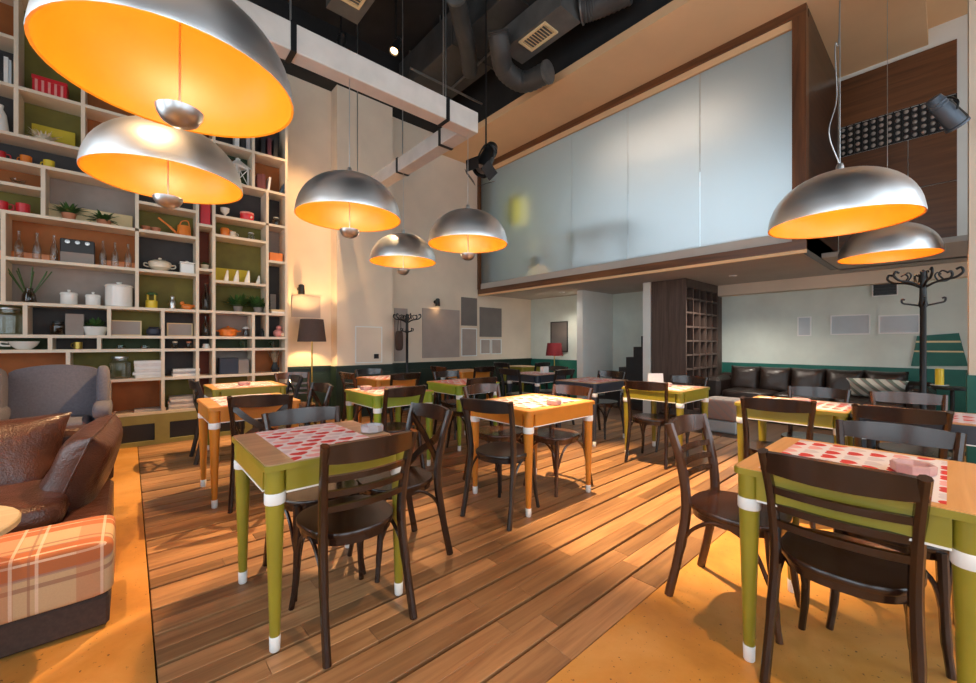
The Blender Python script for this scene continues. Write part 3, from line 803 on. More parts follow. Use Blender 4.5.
put('plain', 'chair_black', 4.86, 3.78, '+y', 'black chair at the napkin-holder table, back to the other dark blue table')
put('plain', 'chair_black', 5.40, 4.36, '-x', 'black chair at the dark blue table with the napkin holder, under the mezzanine edge')
put('plain', 'chair_warm', 3.88, 5.66, '+x', 'reddish brown chair at the ochre table beneath the framed pictures')
put('plain', 'chair_brown', 4.42, 5.10, '+y', 'dark chair at the ochre table beneath the framed pictures, back to the dark blue table')
put('plain', 'chair_black', 6.25, 5.42, '+y', 'black chair at the pale green table in the niche')
put('plain', 'chair_black', 5.56, 5.9, '+x', 'black chair on the wall poster side of the pale green niche table')

# ================================================================ PENDANT LAMPS AND BEAMS
ZB = 3.37
def pendant(x, y, rim, ztop, label, power, bowl=True, loop=False):
    t = thing('pendant_lamp', label, 'pendant lamp', (x, y, rim), 0, 'aluminium dome pendant lamps')
    R, Hd = 0.40, 0.335
    out = [(R + 0.003, 0.0), (R + 0.004, 0.012)] + [(R * math.cos(a * PI / 2 / 14) ** 0.92, 0.012 + Hd * math.sin(a * PI / 2 / 14)) for a in range(1, 14)] + [(0.02, 0.012 + Hd)]
    inn = [(R + 0.003, 0.0)] + [((R - 0.006) * math.cos(a * PI / 2 / 14) ** 0.92, 0.004 + (Hd - 0.01) * math.sin(a * PI / 2 / 14)) for a in range(0, 14)] + [(0.0, 0.004 + Hd - 0.01)]
    MB().lathe(out, 48, cap=False).build('shade', 'aluminium', t, 50)
    MB().lathe(list(reversed(inn)), 48, cap=False).build('shade_lining', 'lamp_inside', t, 50)
    MB().lathe([(0.0, Hd + 0.075), (0.016, Hd + 0.072), (0.022, Hd + 0.05), (0.022, Hd + 0.008)], 16).build('cap', 'steel', t, 40)
    MB().tube([(0, 0, Hd + 0.06), (0, 0, ztop - rim)], 0.0035, 6).build('cord', 'steel', t)
    if loop:
        h = ztop - rim
        p = spline([(0.004, 0, Hd + 0.06), (-0.05, 0.05, 0.62), (-0.015, 0.015, 0.85), (-0.03, 0.02, 1.2), (0.0, 0, 1.5), (0.006, 0.004, h)], 6)
        MB().tube(p, 0.004, 6).build('slack_cable', 'steel', t)
    if bowl:
        MB().tube([(0, 0, Hd - 0.005), (0, 0, -0.11)], 0.004, 6).build('rod', 'steel', t)
        bw = [(0.0, -0.160), (0.03, -0.156), (0.058, -0.140), (0.074, -0.113), (0.078, -0.095), (0.075, -0.095), (0.055, -0.132), (0.028, -0.148), (0.0, -0.151)]
        MB().lathe(bw, 24).build('reflector_bowl', 'steel', t, 40)
    lz = -0.118 if bowl else 0.10
    MB().lathe([(0.0, lz - 0.015), (0.02, lz - 0.012), (0.024, lz), (0.02, lz + 0.012), (0.006, lz + 0.016)], 12).build('bulb', 'bulb_glow', t, 60) if bowl else None
    l = bpy.data.lights.new('pendant_light', 'POINT'); l.energy = power; l.color = (1.0, 0.78, 0.46); l.shadow_soft_size = 0.03
    lo = bpy.data.objects.new('pendant_light', l); C.objects.link(lo); lo.parent = t; lo.location = (0, 0, lz + (0.032 if bowl else 0.05))
    return t
PW = 6.5
pendant(0.149, 1.994, 2.245, ZB, 'large brushed dome pendant hanging above the plaid bench end of the plank floor', PW)
pendant(0.183, 3.24, 2.245, ZB, 'brushed dome pendant hanging before the bookcase above the orange table', PW)
pendant(1.333, 3.20, 2.245, ZB, 'brushed dome pendant hanging before the pilaster from the middle of the long beam', PW)
pendant(2.56, 4.50, 2.245, ZB, 'brushed dome pendant hanging from the short cross beam', PW)
pendant(2.60, 3.26, 2.245, ZB, 'brushed dome pendant hanging from the end of the long beam', PW)
pendant(3.607, 0.491, 2.045, 6.3, 'bright brushed dome pendant with slack cable above the green table by the sofa', 5, False, True)
pendant(5.954, 0.431, 2.14, ZC, 'brushed dome pendant hanging before the wood-panelled recess', 5, False)
def beam(label, x0, x1, y0, y1, z1, hangers):
    t = thing('ceiling_beam', label, 'beam', (0, 0, 0))
    MB().bbox(x0, x1, y0, y1, ZB, z1, 0.006).build('beam_body', 'beam_white', t)
    for hx, hy, along in hangers:
        a = 0.02; w = 0.006
        if along == 'x':
            mb = MB().box(hx - a, hx + a, y0 - w, y1 + w, ZB - w, ZB - 0.0005).box(hx - a, hx + a, y0 - w, y0 - 0.0005, ZB, z1 + w).box(hx - a, hx + a, y1 + 0.0005, y1 + w, ZB, z1 + w).box(hx - a, hx + a, y0 - w, y1 + w, z1 + 0.0005, z1 + w)
        else:
            mb = MB().box(x0 - w, x1 + w, hy - a, hy + a, ZB - w, ZB - 0.0005).box(x0 - w, x0 - 0.0005, hy - a, hy + a, ZB, z1 + w).box(x1 + 0.0005, x1 + w, hy - a, hy + a, ZB, z1 + w).box(x0 - w, x1 + w, hy - a, hy + a, z1 + 0.0005, z1 + w)
        br = mb.build('bracket', 'black_metal', t)
        MB().tube([(hx, hy, z1 + w), (hx, hy, 6.3)], 0.007, 6).build('hanger_cable', 'steel', br)
beam('long white hanging beam carrying three pendants, running beneath the black ceiling', -2.98, 2.66, 3.165, 3.315, 3.58, [(-1.2, 3.24, 'x'), (0.90, 3.24, 'x'), (2.28, 3.24, 'x')])
beam('short white cross beam hung from black brackets toward the pilaster', 2.50, 2.66, 3.318, 6.5, 3.54, [(2.58, 3.62, 'y'), (2.58, 4.55, 'y'), (2.58, 5.9, 'y')])
beam('white hanging beam carrying the large pendant by the plaid bench', 0.08, 0.24, 0.9, 3.162, 3.56, [(0.16, 1.2, 'y'), (0.16, 2.6, 'y')])

# ================================================================ SPOTLIGHTS
def spot_fixture(pos, target, ztop, label, power, angle, blend=0.5, color=(1.0, 0.60, 0.28), wallarm=None, size=1.0, cm='black_metal', flaps=False):
    P = Vector(pos); T = Vector(target); D = (T - P).normalized()
    t = thing('spotlight', label, 'spotlight', pos)
    q = D.to_track_quat('-Z', 'Y'); M = q.to_matrix()
    s = size
    prof = [(0.0, 0.16), (0.045, 0.155), (0.05, 0.12), (0.056, 0.11), (0.05, 0.10), (0.056, 0.085), (0.05, 0.075), (0.055, 0.05), (0.06, -0.10), (0.07, -0.105), (0.07, -0.12), (0.060, -0.12), (0.056, -0.095), (0.0, -0.095)]
    body = MB().lathe([(r * s, z * s) for r, z in prof], 18, (0, 0, 0), M).build('can', cm, t, 40)
    MB().lathe([(0.0, -0.10 * s), (0.05 * s, -0.10 * s), (0.05 * s, -0.097 * s), (0, -0.097 * s)], 16, (0, 0, 0), M).build('lens', 'lens_glow' if power else 'steel', t)
    sx = M @ Vector((1, 0, 0)); up = Vector((0, 0, 1))
    pts = [sx * 0.066 * s, sx * 0.07 * s + up * 0.06 * s, up * 0.12 * s, sx * -0.07 * s + up * 0.06 * s, sx * -0.066 * s]
    MB().tube(spline(pts, 4), 0.007 * s, 6).build('yoke', 'black_metal', t, 40)
    if wallarm: MB().tube([up * 0.12 * s, Vector(wallarm) - P], 0.012, 8).build('arm', 'black_metal', t)
    else: MB().tube([up * 0.12 * s, Vector((0, 0, ztop - P.z))], 0.010, 8).build('rod', 'black_metal', t)
    if flaps:
        for k in range(4):
            Mk = M @ Matrix.Rotation(k * PI / 2, 3, 'Z') @ Matrix.Rotation(math.radians(-35), 3, 'X')
            c = M @ (Matrix.Rotation(k * PI / 2, 3, 'Z') @ Vector((0, 0.095 * s, -0.155 * s)))
            MB().cbox(c, 0.12 * s, 0.004, 0.085 * s, Mk).build('barn_door', 'black_metal', t)
    if power:
        l = bpy.data.lights.new('spot_light', 'SPOT'); l.energy = power; l.spot_size = math.radians(angle); l.spot_blend = blend
        l.color = color; l.shadow_soft_size = 0.05
        lo = bpy.data.objects.new('spot_light', l); C.objects.link(lo); lo.parent = t
        lo.location = D * 0.13 * s; lo.rotation_euler = q.to_euler()
def pz(u, v, z): x, y = at_z(u, v, z); return (x, y, z)
spot_fixture((3.05, 2.15, 5.3), (3.38, 1.66, 0), 6.3, 'black ceiling spotlight aimed down beside the bright orange table', 2500, 37, 0.55, (1.0, 0.68, 0.36))
spot_fixture(pz(396, 46, 5.45), (0.6, 4.3, 0), 6.3, 'black ceiling spotlight with glowing lens tilted towards the bookcase', 1400, 52, 0.6, (1.0, 0.66, 0.34))
spot_fixture(pz(341, 44, 5.5), (1.8, 6.7, 1.6), 6.3, 'black ceiling spotlight turned to the wall by the floor lamp', 360, 50, 0.8)
spot_fixture(pz(486, 160, 3.50), (2.2, 3.6, 1.6), 6.3, 'black twin-flap stage spotlight hung low on a rod', 0, 60, 0.8, size=1.6, flaps=True)
spot_fixture(pz(947, 114, 3.2), (5.65, -0.35, 2.6), 6.3, 'grey can spotlight clamped to the plaster pillar', 0, 50, wallarm=(5.74, -0.112, 3.30), size=1.15, cm='can_grey')
spot_fixture((-0.6, 2.0, 5.2), (-0.35, 2.9, 0.2), 6.3, 'black ceiling spotlight above the plaid bench', 450, 50, 0.5)
spot_fixture((1.2, -0.6, 5.2), (1.7, 0.3, 0), 6.3, 'black ceiling spotlight above the table on orange concrete', 350, 50, 0.6)

# ================================================================ CEILING EQUIPMENT
t = thing('air_duct', 'wide rectangular black air duct under the black ceiling', 'duct', (0, 0, 0))
MB().bbox(3.55, 4.35, 0.95, 6.4, 5.62, 6.15, 0.01).build('duct_body', 'duct', t)
for yy in (1.2, 2.4, 3.6, 4.8, 6.0):
    MB().box(3.535, 4.365, yy, yy + 0.03, 5.605, 6.165).build('flange', 'duct', t)
for xx in (3.6, 4.28):
    for yy in (1.1, 3.0, 5.2): MB().tube([(xx, yy, 6.15), (xx, yy, 6.3)], 0.008, 6).build('hanger', 'pipe', t)
def flat_grille(u, v, z, w, l, rz, label, htop=6.3):
    x, y = at_z(u, v, z)
    t = thing('air_conditioner', label, 'air conditioner', (x, y, z), rz)
    MB().box(-w / 2 - 0.04, w / 2 + 0.1, -l / 2 - 0.28, l / 2 + 0.28, 0.02, 0.32).build('housing', 'duct_light', t)
    MB().box(-w / 2, w / 2, -l / 2, -l / 2 + 0.03, 0, 0.02).box(-w / 2, w / 2, l / 2 - 0.03, l / 2, 0, 0.02).box(-w / 2, -w / 2 + 0.03, -l / 2 + 0.03, l / 2 - 0.03, 0, 0.02).box(w / 2 - 0.03, w / 2, -l / 2 + 0.03, l / 2 - 0.03, 0, 0.02).build('grille_frame', 'cream_card', t)
    n = 9
    for i in range(n):
        yy = -l / 2 + 0.05 + (l - 0.1) * i / (n - 1)
        MB().cbox((0, yy, 0.012), w - 0.06, 0.022, 0.004, Matrix.Rotation(0.5, 3, 'X')).build('louver', 'cream_card', t)
    for sx in (-1, 1):
        for sy in (-1, 1): MB().tube([(sx * w / 2, sy * l / 2, 0.32), (sx * w / 2, sy * l / 2, htop - z)], 0.006, 6).build('hanger', 'pipe', t)
flat_grille(538, 38, 5.25, 0.26, 0.46, 0.0, 'dark air conditioning unit with cream louvred grille beside the flexible duct', 5.604)
flat_grille(356, -8, 5.75, 0.30, 0.5, 0.0, 'dark air conditioning unit with cream louvred grille above the long beam')
def ringed_duct(pts, r, label):
    p = spline(pts, 12); t = thing('flexible_duct', label, 'duct', (0, 0, 0))
    MB().tube(p, [r * (1.0 if i % 2 else 0.93) for i in range(len(p))], 16).build('hose', 'duct', t, 60)
    o = Vector(p[0]); MB().tube([Vector(p[0]) - (Vector(p[1]) - o) * 0.4, Vector(p[0]) + (Vector(p[1]) - o) * 0.6], r * 1.08, 16).build('clamp', 'pipe', t, 60)
ringed_duct([pz(548, 72, 4.95), pz(524, 82, 4.98), pz(505, 70, 5.05), pz(500, 48, 5.15), pz(498, 30, 5.30)], 0.14, 'ribbed flexible black duct bending down from the ceiling')
ringed_duct([pz(456, -5, 5.4), pz(462, 25, 5.4), pz(468, 50, 5.4), pz(470, 72, 5.4)], 0.12, 'ribbed black duct hanging along the black ceiling')
ringed_duct([pz(582, 10, 5.42), pz(600, 4, 5.42), pz(630, -10, 5.42)], 0.15, 'round black duct under the ceiling beside the rectangular duct')
def pipe(a, b, label):
    o = MB().tube([a, b], 0.018, 8).build('ceiling_pipe', 'pipe', None, 60)
    tag(o, label, 'pipe')
pipe(pz(434, 72, 5.75), pz(482, 27, 5.75), 'slim grey pipe crossing the black ceiling above the stage spotlight')
pipe(pz(452, 88, 5.6), pz(500, 44, 5.6), 'slim grey pipe running up to the flexible duct')
pipe(pz(410, 68, 5.5), pz(492, 109, 5.5), 'slim grey pipe sloping towards the pale soffit')

# ================================================================ BOOKCASE
YF = 6.45
t = thing('bookcase', 'tall cream bookcase with coloured compartments covering the wall', 'bookcase', (0, 0, 0))
BK = t
def ux(u): return at_Y(u, 300, YF)[0]
def zv(v0, u=0): return at_Y(u, v0, YF)[1]
XL = -2.6
Z = dict(top=4.95, T2=zv(32), A=zv(80.5), B=zv(129.5), C=zv(156.7), h=zv(180.5), D=zv(176), E=zv(209), F=zv(255.6), G=zv(301), H=zv(334.3), I=zv(349.9), J=zv(384.4), K=0.40,
         n1=zv(224, 205), n2=zv(268.5, 205), S4=zv(201.5), S5=zv(261.2), r1=zv(227))
TH = 0.034; DB = 0.33
def hb(za, u0, u1):
    x0 = XL if u0 is None else ux(u0) + TH / 2 + 0.0005; x1 = ux(u1) - TH / 2 - 0.0005
    z = Z[za]
    box(x0, x1, YF, YF + DB - 0.012, z - TH, z).build('shelf_board', 'shelf_paint', BK)
def vb(u, a, b):
    x = ux(u)
    box(x - TH / 2, x + TH / 2, YF + 0.001, YF + DB - 0.012, Z[a] if a in Z else a, (Z[b] if b in Z else b) - TH).build('divider', 'shelf_paint', BK)
# full-height dividers split boards into runs
for za in ('top', 'A', 'B', 'G', 'H', 'I', 'J', 'K'):
    for a, b in ((None, 197.5), (197.5, 214), (214, 286.5)): hb(za, a, b)
hb('T2', None, 16); hb('C', None, 137); hb('h', None, 43); hb('D', 137, 197.5); hb('D', 214, 267.5); hb('D', 267.5, 286.5)
hb('E', None, 137); hb('E', 137, 197.5); hb('F', 3, 137); hb('F', 137, 197.5)
hb('n1', 197.5, 214); hb('n2', 197.5, 214); hb('S4', 214, 267.5); hb('S5', 214, 267.5); hb('r1', 267.5, 286.5)
for u in (197.5, 214, 286.5):
    box(ux(u) - TH / 2, ux(u) + TH / 2, YF, YF + DB - 0.012, 0.0 if u > 286 else 0.40, 4.95).build('upright', 'shelf_paint', BK)
box(XL - TH, XL - 0.0005, YF, YF + DB - 0.012, 0, 4.95).build('upright', 'shelf_paint', BK)
for u, a, b in ((16, 'B', 'A'), (16, 'A', 'top'), (83, 'B', 'A'), (83, 'A', 'top'), (137, 'A', 'top'), (137, 'B', 'A'), (137, 'E', 'B'), (137, 'G', 'E'), (43, 'E', 'C'), (3, 'G', 'E'), (25, 'H', 'G'), (109, 'H', 'G'), (109, 'K', 'J'),
                (163, 'H', 'G'), (163, 'I', 'H'), (163, 'J', 'I'), (163, 'K', 'J'), (50, 'I', 'H'), (99, 'I', 'H'), (68, 'J', 'I'), (253.6, 'J', 'I'), (253.6, 'I', 'H'), (253.6, 'H', 'G'), (253.6, 'B', 'A'), (253.6, 'A', 'top'),
                (267.5, 'H', 'G'), (267.5, 'G', 'D'), (267.5, 'D', 'B'), (253.6, 'K', 'J')):
    vb(u, a, b)
def cell(u0, u1, a, b, col):
    x0 = XL if u0 is None else ux(u0); x1 = ux(u1)
    box(x0, x1, YF + DB - 0.011, YF + DB, Z[a] - TH * 0.5, Z[b] - TH * 0.5).build('back_panel', 'back_' + col, BK)
for c in [(None, 16, 'T2', 'top', 'orange'), (None, 16, 'A', 'T2', 'charcoal'), (None, 16, 'B', 'A', 'charcoal'), (16, 83, 'A', 'top', 'olive'), (83, 137, 'A', 'top', 'orange'), (16, 83, 'B', 'A', 'olive'), (83, 137, 'B', 'A', 'orange'),
          (None, 137, 'C', 'B', 'charcoal'), (None, 43, 'h', 'C', 'orange'), (None, 43, 'E', 'h', 'olive'), (43, 137, 'E', 'C', 'grey'), (None, 3, 'G', 'E', 'charcoal'), (3, 137, 'F', 'E', 'orange'), (3, 137, 'G', 'F', 'grey'),
          (None, 25, 'H', 'G', 'olive'), (25, 109, 'H', 'G', 'charcoal'), (109, 163, 'H', 'G', 'olive'), (163, 197.5, 'H', 'G', 'charcoal'), (None, 50, 'I', 'H', 'green'), (50, 99, 'I', 'H', 'charcoal'), (99, 163, 'I', 'H', 'green'), (163, 197.5, 'I', 'H', 'charcoal'),
          (None, 68, 'J', 'I', 'orange'), (68, 163, 'J', 'I', 'olive'), (163, 197.5, 'J', 'I', 'charcoal'), (None, 109, 'K', 'J', 'charcoal'), (109, 163, 'K', 'J', 'orange'), (163, 197.5, 'K', 'J', 'olive'),
          (137, 197.5, 'A', 'top', 'charcoal'), (137, 197.5, 'B', 'A', 'green'), (137, 197.5, 'D', 'B', 'charcoal'), (137, 197.5, 'E', 'D', 'olive'), (137, 197.5, 'F', 'E', 'charcoal'), (137, 197.5, 'G', 'F', 'olive'),
          (197.5, 214, 'A', 'top', 'redbrown'), (197.5, 214, 'B', 'A', 'charcoal'), (197.5, 214, 'n1', 'B', 'charcoal'), (197.5, 214, 'n2', 'n1', 'redbrown'), (197.5, 214, 'G', 'n2', 'redbrown'), (197.5, 214, 'H', 'G', 'redbrown'), (197.5, 214, 'I', 'H', 'charcoal'), (197.5, 214, 'J', 'I', 'redbrown'), (197.5, 214, 'K', 'J', 'redbrown'),
          (214, 253.6, 'A', 'top', 'charcoal'), (253.6, 286.5, 'A', 'top', 'charcoal'), (214, 253.6, 'B', 'A', 'green'), (253.6, 286.5, 'B', 'A', 'orange'), (214, 267.5, 'D', 'B', 'charcoal'), (214, 267.5, 'S4', 'D', 'olive'), (214, 267.5, 'S5', 'S4', 'olive'), (214, 267.5, 'G', 'S5', 'olive'),
          (214, 253.6, 'H', 'G', 'grey'), (253.6, 267.5, 'H', 'G', 'charcoal'), (214, 253.6, 'I', 'H', 'green'), (253.6, 286.5, 'I', 'H', 'green'), (214, 253.6, 'J', 'I', 'grey'), (253.6, 286.5, 'J', 'I', 'orange'), (214, 253.6, 'K', 'J', 'olive'), (253.6, 286.5, 'K', 'J', 'olive'),
          (267.5, 286.5, 'D', 'B', 'charcoal'), (267.5, 286.5, 'r1', 'D', 'grey'), (267.5, 286.5, 'G', 'r1', 'charcoal'), (267.5, 286.5, 'H', 'G', 'charcoal')]:
    cell(*c)
# plinth with dark vents
x1 = ux(286.5) - TH / 2
pl = box(XL, x1, YF + 0.03, YF + 0.30, 0.0, 0.365).build('plinth', 'green_base', BK)
box(XL, x1, YF - 0.02, YF + 0.03, 0.0, 0.05).build('plinth_rail', 'green_base', pl); box(XL, x1, YF - 0.02, YF + 0.03, 0.26, 0.365).build('plinth_rail', 'green_base', pl)
for a, b in ((-2.0, -1.88), (-1.32, -1.2), (-0.66, -0.52), (-0.20, -0.08), (0.235, 0.38), (0.72, 0.86), (1.2, 1.34)):
    box(a, b, YF - 0.02, YF + 0.03, 0.05, 0.26).build('plinth_stile', 'green_base', pl)
for a, b in ((-1.88, -1.32), (-1.2, -0.66), (-0.52, -0.20), (-0.08, 0.235), (0.38, 0.72), (0.86, 1.2)):
    box(a, b, YF + 0.022, YF + 0.0295, 0.05, 0.26).build('vent_grille', 'book_black', pl)

# ---------------------------------------------------------------- things on the bookcase
def sx_(u, dy): return at_Y(u, 300, YF + dy)[0]
def base(name, label, cat, u, za, dy=0.13, rz=0.0, group='things on the bookcase shelves'):
    return thing(name, label, cat, (sx_(u, dy), YF + dy, Z[za] + 0.0005), rz, group)
def lathe_item(name, label, cat, u, za, prof, mat, dy=0.13, part='body', n=20, rz=0.0):
    t = base(name, label, cat, u, za, dy, rz); MB().lathe(prof, n).build(part, mat, t, 40); return t
def solid(name, label, cat, u, za, prof, mat, dy=0.13, n=20):
    o = MB().lathe(prof, n).build(name, mat, None, 40); o.location = (sx_(u, dy), YF + dy, Z[za] + 0.0005)
    return tag(o, label, cat, 'things on the bookcase shelves')
def block(name, label, cat, u, za, w, d, h, mat, dy=0.13, rz=0.0):
    o = MB().bbox(-w / 2, w / 2, -d / 2, d / 2, 0, h, min(0.004, h * 0.3)).build(name, mat, None); o.location = (sx_(u, dy), YF + dy, Z[za] + 0.0005); o.rotation_euler = (0, 0, rz)
    return tag(o, label, cat, 'things on the bookcase shelves')
def mug(u, za, mat, label, s=1.0, dy=0.12, rz=2.6):
    t = base('mug', label, 'mug', u, za, dy, rz)
    MB().lathe([(0.036 * s, 0), (0.042 * s, 0.004), (0.043 * s, 0.09 * s), (0.039 * s, 0.09 * s), (0.037 * s, 0.012), (0, 0.01)], 18).build('cup', mat, t, 40)
    p = spline([(0.041 * s, 0, 0.072 * s), (0.068 * s, 0, 0.07 * s), (0.072 * s, 0, 0.035 * s), (0.041 * s, 0, 0.02 * s)], 5)
    MB().tube(p, 0.006 * s, 6).build('handle', mat, t, 60)
def lidded(u, za, r, h, mat, label, dy=0.14, name='canister'):
    t = base(name, label, 'canister', u, za, dy)
    MB().lathe([(r * 0.93, 0), (r, 0.008), (r, h)], 24).build('body', mat, t, 40)
    MB().lathe([(r * 1.06, h + 0.0005), (r * 1.08, h + 0.012), (r * 0.95, h + 0.028), (r * 0.2, h + 0.036), (r * 0.16, h + 0.045), (r * 0.24, h + 0.058), (0, h + 0.064)], 24).build('lid', mat, t, 40)
def bottle(u, za, r, h, mat, label, dy=0.13):
    return solid('bottle', label, 'bottle', u, za, [(r * 0.9, 0), (r, 0.01), (r, h * 0.45), (r * 0.75, h * 0.58), (r * 0.35, h * 0.72), (r * 0.30, h * 0.95), (r * 0.36, h * 0.955), (r * 0.36, h), (0, h)], mat, dy, 14)
def jar(u, za, r, h, label, mat='bottle_glass', lidm='steel', dy=0.14):
    t = base('glass_jar', label, 'jar', u, za, dy)
    MB().lathe([(r * 0.92, 0), (r, 0.01), (r, h * 0.78), (r * 0.72, h * 0.9), (r * 0.72, h)], 18).build('body', mat, t, 40)
    MB().lathe([(r * 0.76, h - 0.001 + 0.002), (r * 0.78, h + 0.004), (r * 0.76, h + 0.02), (0, h + 0.024)], 18).build('lid', lidm, t, 40)
def leaves(mb, n, L, w, up, seed, drop=0.5, base_r=0.01, z0=0.0):
    rn = random.Random(seed)
    for i in range(n):
        a = rn.random() * 2 * PI; l = L * rn.uniform(0.6, 1.0); e = rn.uniform(*up)
        d = Vector((math.cos(a), math.sin(a), 0)); sd = Vector((-d.y, d.x, 0))
        pts = []
        for k in range(5):
            s = k / 4
            pts.append(d * (base_r + l * math.cos(e) * s) + Vector((0, 0, z0 + l * math.sin(e) * s - drop * l * s * s)))
        o = len(mb.v)
        for k, p in enumerate(pts):
            ww = w * (0.35, 0.9, 1.0, 0.7, 0.08)[k]
            mb.v += [tuple(p - sd * ww), tuple(p + sd * ww)]
        for k in range(4): mb.f.append((o + 2 * k, o + 2 * k + 1, o + 2 * k + 3, o + 2 * k + 2))
def plant(u, za, label, pot, r, h, n, L, w, up, drop, seed, dy=0.15, leafm='leaf'):
    t = base('potted_plant', label, 'plant', u, za, dy)
    MB().lathe([(r * 0.72, 0), (r * 0.76, 0.004), (r, h), (r * 0.9, h), (r * 0.85, h - 0.012), (0, h - 0.012)], 18).build('pot', pot, t, 40)
    mb = MB(); leaves(mb, n, L, w, up, seed, drop, r * 0.2, h - 0.01); mb.build('foliage', leafm, t)
def book(u, za, w, h, d, mat, label, tilt=0.0, dy=0.14):
    t = base('book', label, 'book', u, za, dy, 0, 'books on the bookcase')
    M = Matrix.Rotation(tilt, 3, 'Y'); lift = abs(math.sin(tilt)) * w / 2
    MB().cbox(M @ Vector((0, 0, h / 2)) + Vector((0, 0, lift)), w, d, h, M).build('cover', mat, t)
    MB().cbox(M @ Vector((0, 0.004, h / 2 + 0.001)) + Vector((0, 0, lift)), w * 0.72, d - 0.006, h + 0.002, M).build('pages', 'paper', t)
def stack_flat(u, za, n, w, d, h, label, mats, dy=0.15, seed=1):
    rn = random.Random(seed); z = 0
    for i in range(n):
        o = MB().bbox(-w / 2, w / 2, -d / 2, d / 2, 0, h, 0.003).build('folded_cloth', mats[i % len(mats)], None)
        o.location = (sx_(u, dy) + rn.uniform(-0.01, 0.01), YF + dy, Z[za] + 0.0005 + z); o.rotation_euler = (0, 0, rn.uniform(-0.04, 0.04)); z += h + 0.0008
        k = n - 1 - i
        pos = 'lowest' if i == 0 else ('topmost' if k == 0 else ['', 'second', 'third', 'fourth', 'fifth'][k] + ' from the top')
        tag(o, label + ', ' + pos, 'folded cloth', 'folded cloths on the bookcase')

# far top
book(2, 'A', 0.05, 0.30, 0.2, 'book_black', 'thick black book on the high shelf next to pale spines', 0)
book(8, 'A', 0.03, 0.28, 0.2, 'paper', 'white-spined book on the high shelf, wider than its neighbour', 0)
book(12, 'A', 0.02, 0.26, 0.2, 'poster_blue', 'thin pale blue book on the high shelf', 0)
solid('vase', 'white vase on the charcoal compartment shelf below the high books', 'vase', -1, 'B', [(0.05, 0), (0.07, 0.05), (0.055, 0.2), (0.03, 0.26), (0.035, 0.3)], 'ceramic_white')
t = base('gift_box', 'red striped cardboard box on the olive shelf behind the large pendant', 'box', 51, 'A', 0.14)
MB().bbox(-0.13, 0.13, -0.09, 0.09, 0, 0.15, 0.004).build('box_body', 'red', t); MB().bbox(-0.135, 0.135, -0.095, 0.095, 0.151, 0.19, 0.004).build('lid', 'red', t)
for i in range(5): MB().box(-0.11 + i * 0.048, -0.09 + i * 0.048, -0.0925, -0.0905, 0.002, 0.149).build('stripe', 'pink', t)
# driftwood / air plant with yellow card
t = base('dried_plant', 'bushy pale dried plant on an olive shelf before a yellow card', 'dried plant', 44, 'B', 0.12)
mb = MB(); leaves(mb, 46, 0.20, 0.008, (0.2, 1.3), 3, 0.25, 0.02, 0.01); mb.build('twigs', 'ceramic_cream', t)
MB().lathe([(0.06, 0), (0.085, 0.03), (0.06, 0.08), (0, 0.10)], 12).build('base', 'ceramic_cream', t, 60)
block('yellow_card', 'yellow card leaning behind the pale dried plant', 'card', 54, 'B', 0.34, 0.012, 0.24, 'yellow_card', 0.26)
# cups on C
mug(0, 'C', 'red', 'deep pink mug on the charcoal shelf', 1.0, rz=0)
mug(26, 'C', 'orange', 'orange mug on the charcoal shelf', 1.05); mug(49, 'C', 'yellow', 'yellow mug on the charcoal shelf', 1.05)
solid('glass_bowl', 'small footed glass bowl in the narrow orange compartment', 'bowl', 18, 'h', [(0.03, 0), (0.01, 0.008), (0.01, 0.03), (0.05, 0.05), (0.06, 0.075), (0.056, 0.075), (0.045, 0.053), (0, 0.04)], 'bottle_glass')
mug(1, 'E', 'red', 'red mug at the open end of the olive compartment', 1.2, rz=0); mug(23, 'E', 'red', 'red mug beside the divider of the olive compartment', 1.25)
# potted plants on E
block('cream_card', 'long cream card leaning behind two potted plants', 'card', 91, 'E', 0.74, 0.012, 0.20, 'cream_card', 0.27)
plant(69, 'E', 'spiky potted plant in terracotta pot on the grey shelf, the taller of two', 'terracotta', 0.062, 0.09, 64, 0.22, 0.013, (0.35, 1.3), 0.30, 5)
plant(104, 'E', 'drooping potted plant in terracotta pot on the grey shelf, the lower of two', 'terracotta', 0.068, 0.07, 64, 0.22, 0.014, (0.2, 1.2), 0.40, 6)
# bottles on F
for u, l in ((19, 'tall clear bottle at the far end of the orange compartment'), (37, 'clear bottle second from the far end of the orange compartment'), (54, 'clear bottle on the plain side of the black framed device'),
             (103, 'clear bottle just past the black framed device'), (115, 'clear bottle in the middle of the three past the black device'), (128, 'clear bottle beside the divider of the orange compartment')):
    bottle(u, 'F', 0.034, 0.30, 'bottle_glass', l)
t = base('framed_device', 'black square device with three pale knobs among clear bottles', 'radio', 78, 'F', 0.12)
MB().bbox(-0.14, 0.14, -0.05, 0.05, 0, 0.27, 0.008).build('case', 'book_black', t)
MB().box(-0.135, 0.135, -0.054, -0.0505, 0.01, 0.12).build('lower_panel', 'back_grey', t)
for i in (-1, 0, 1): MB().lathe([(0.022, 0), (0.020, 0.02), (0, 0.022)], 12, (i * 0.08, -0.0505, 0.235), Matrix.Rotation(PI / 2, 3, 'X')).build('knob', 'steel', t, 40)
for i, (u, w) in enumerate(((27, 0.42), (121, 0.32))):
    block('orange_card', 'glossy orange card leaning behind clear bottles, the %s of two' % ('wider', 'narrower')[i], 'card', u, 'F', w, 0.01, 0.10, 'orange', 0.28)
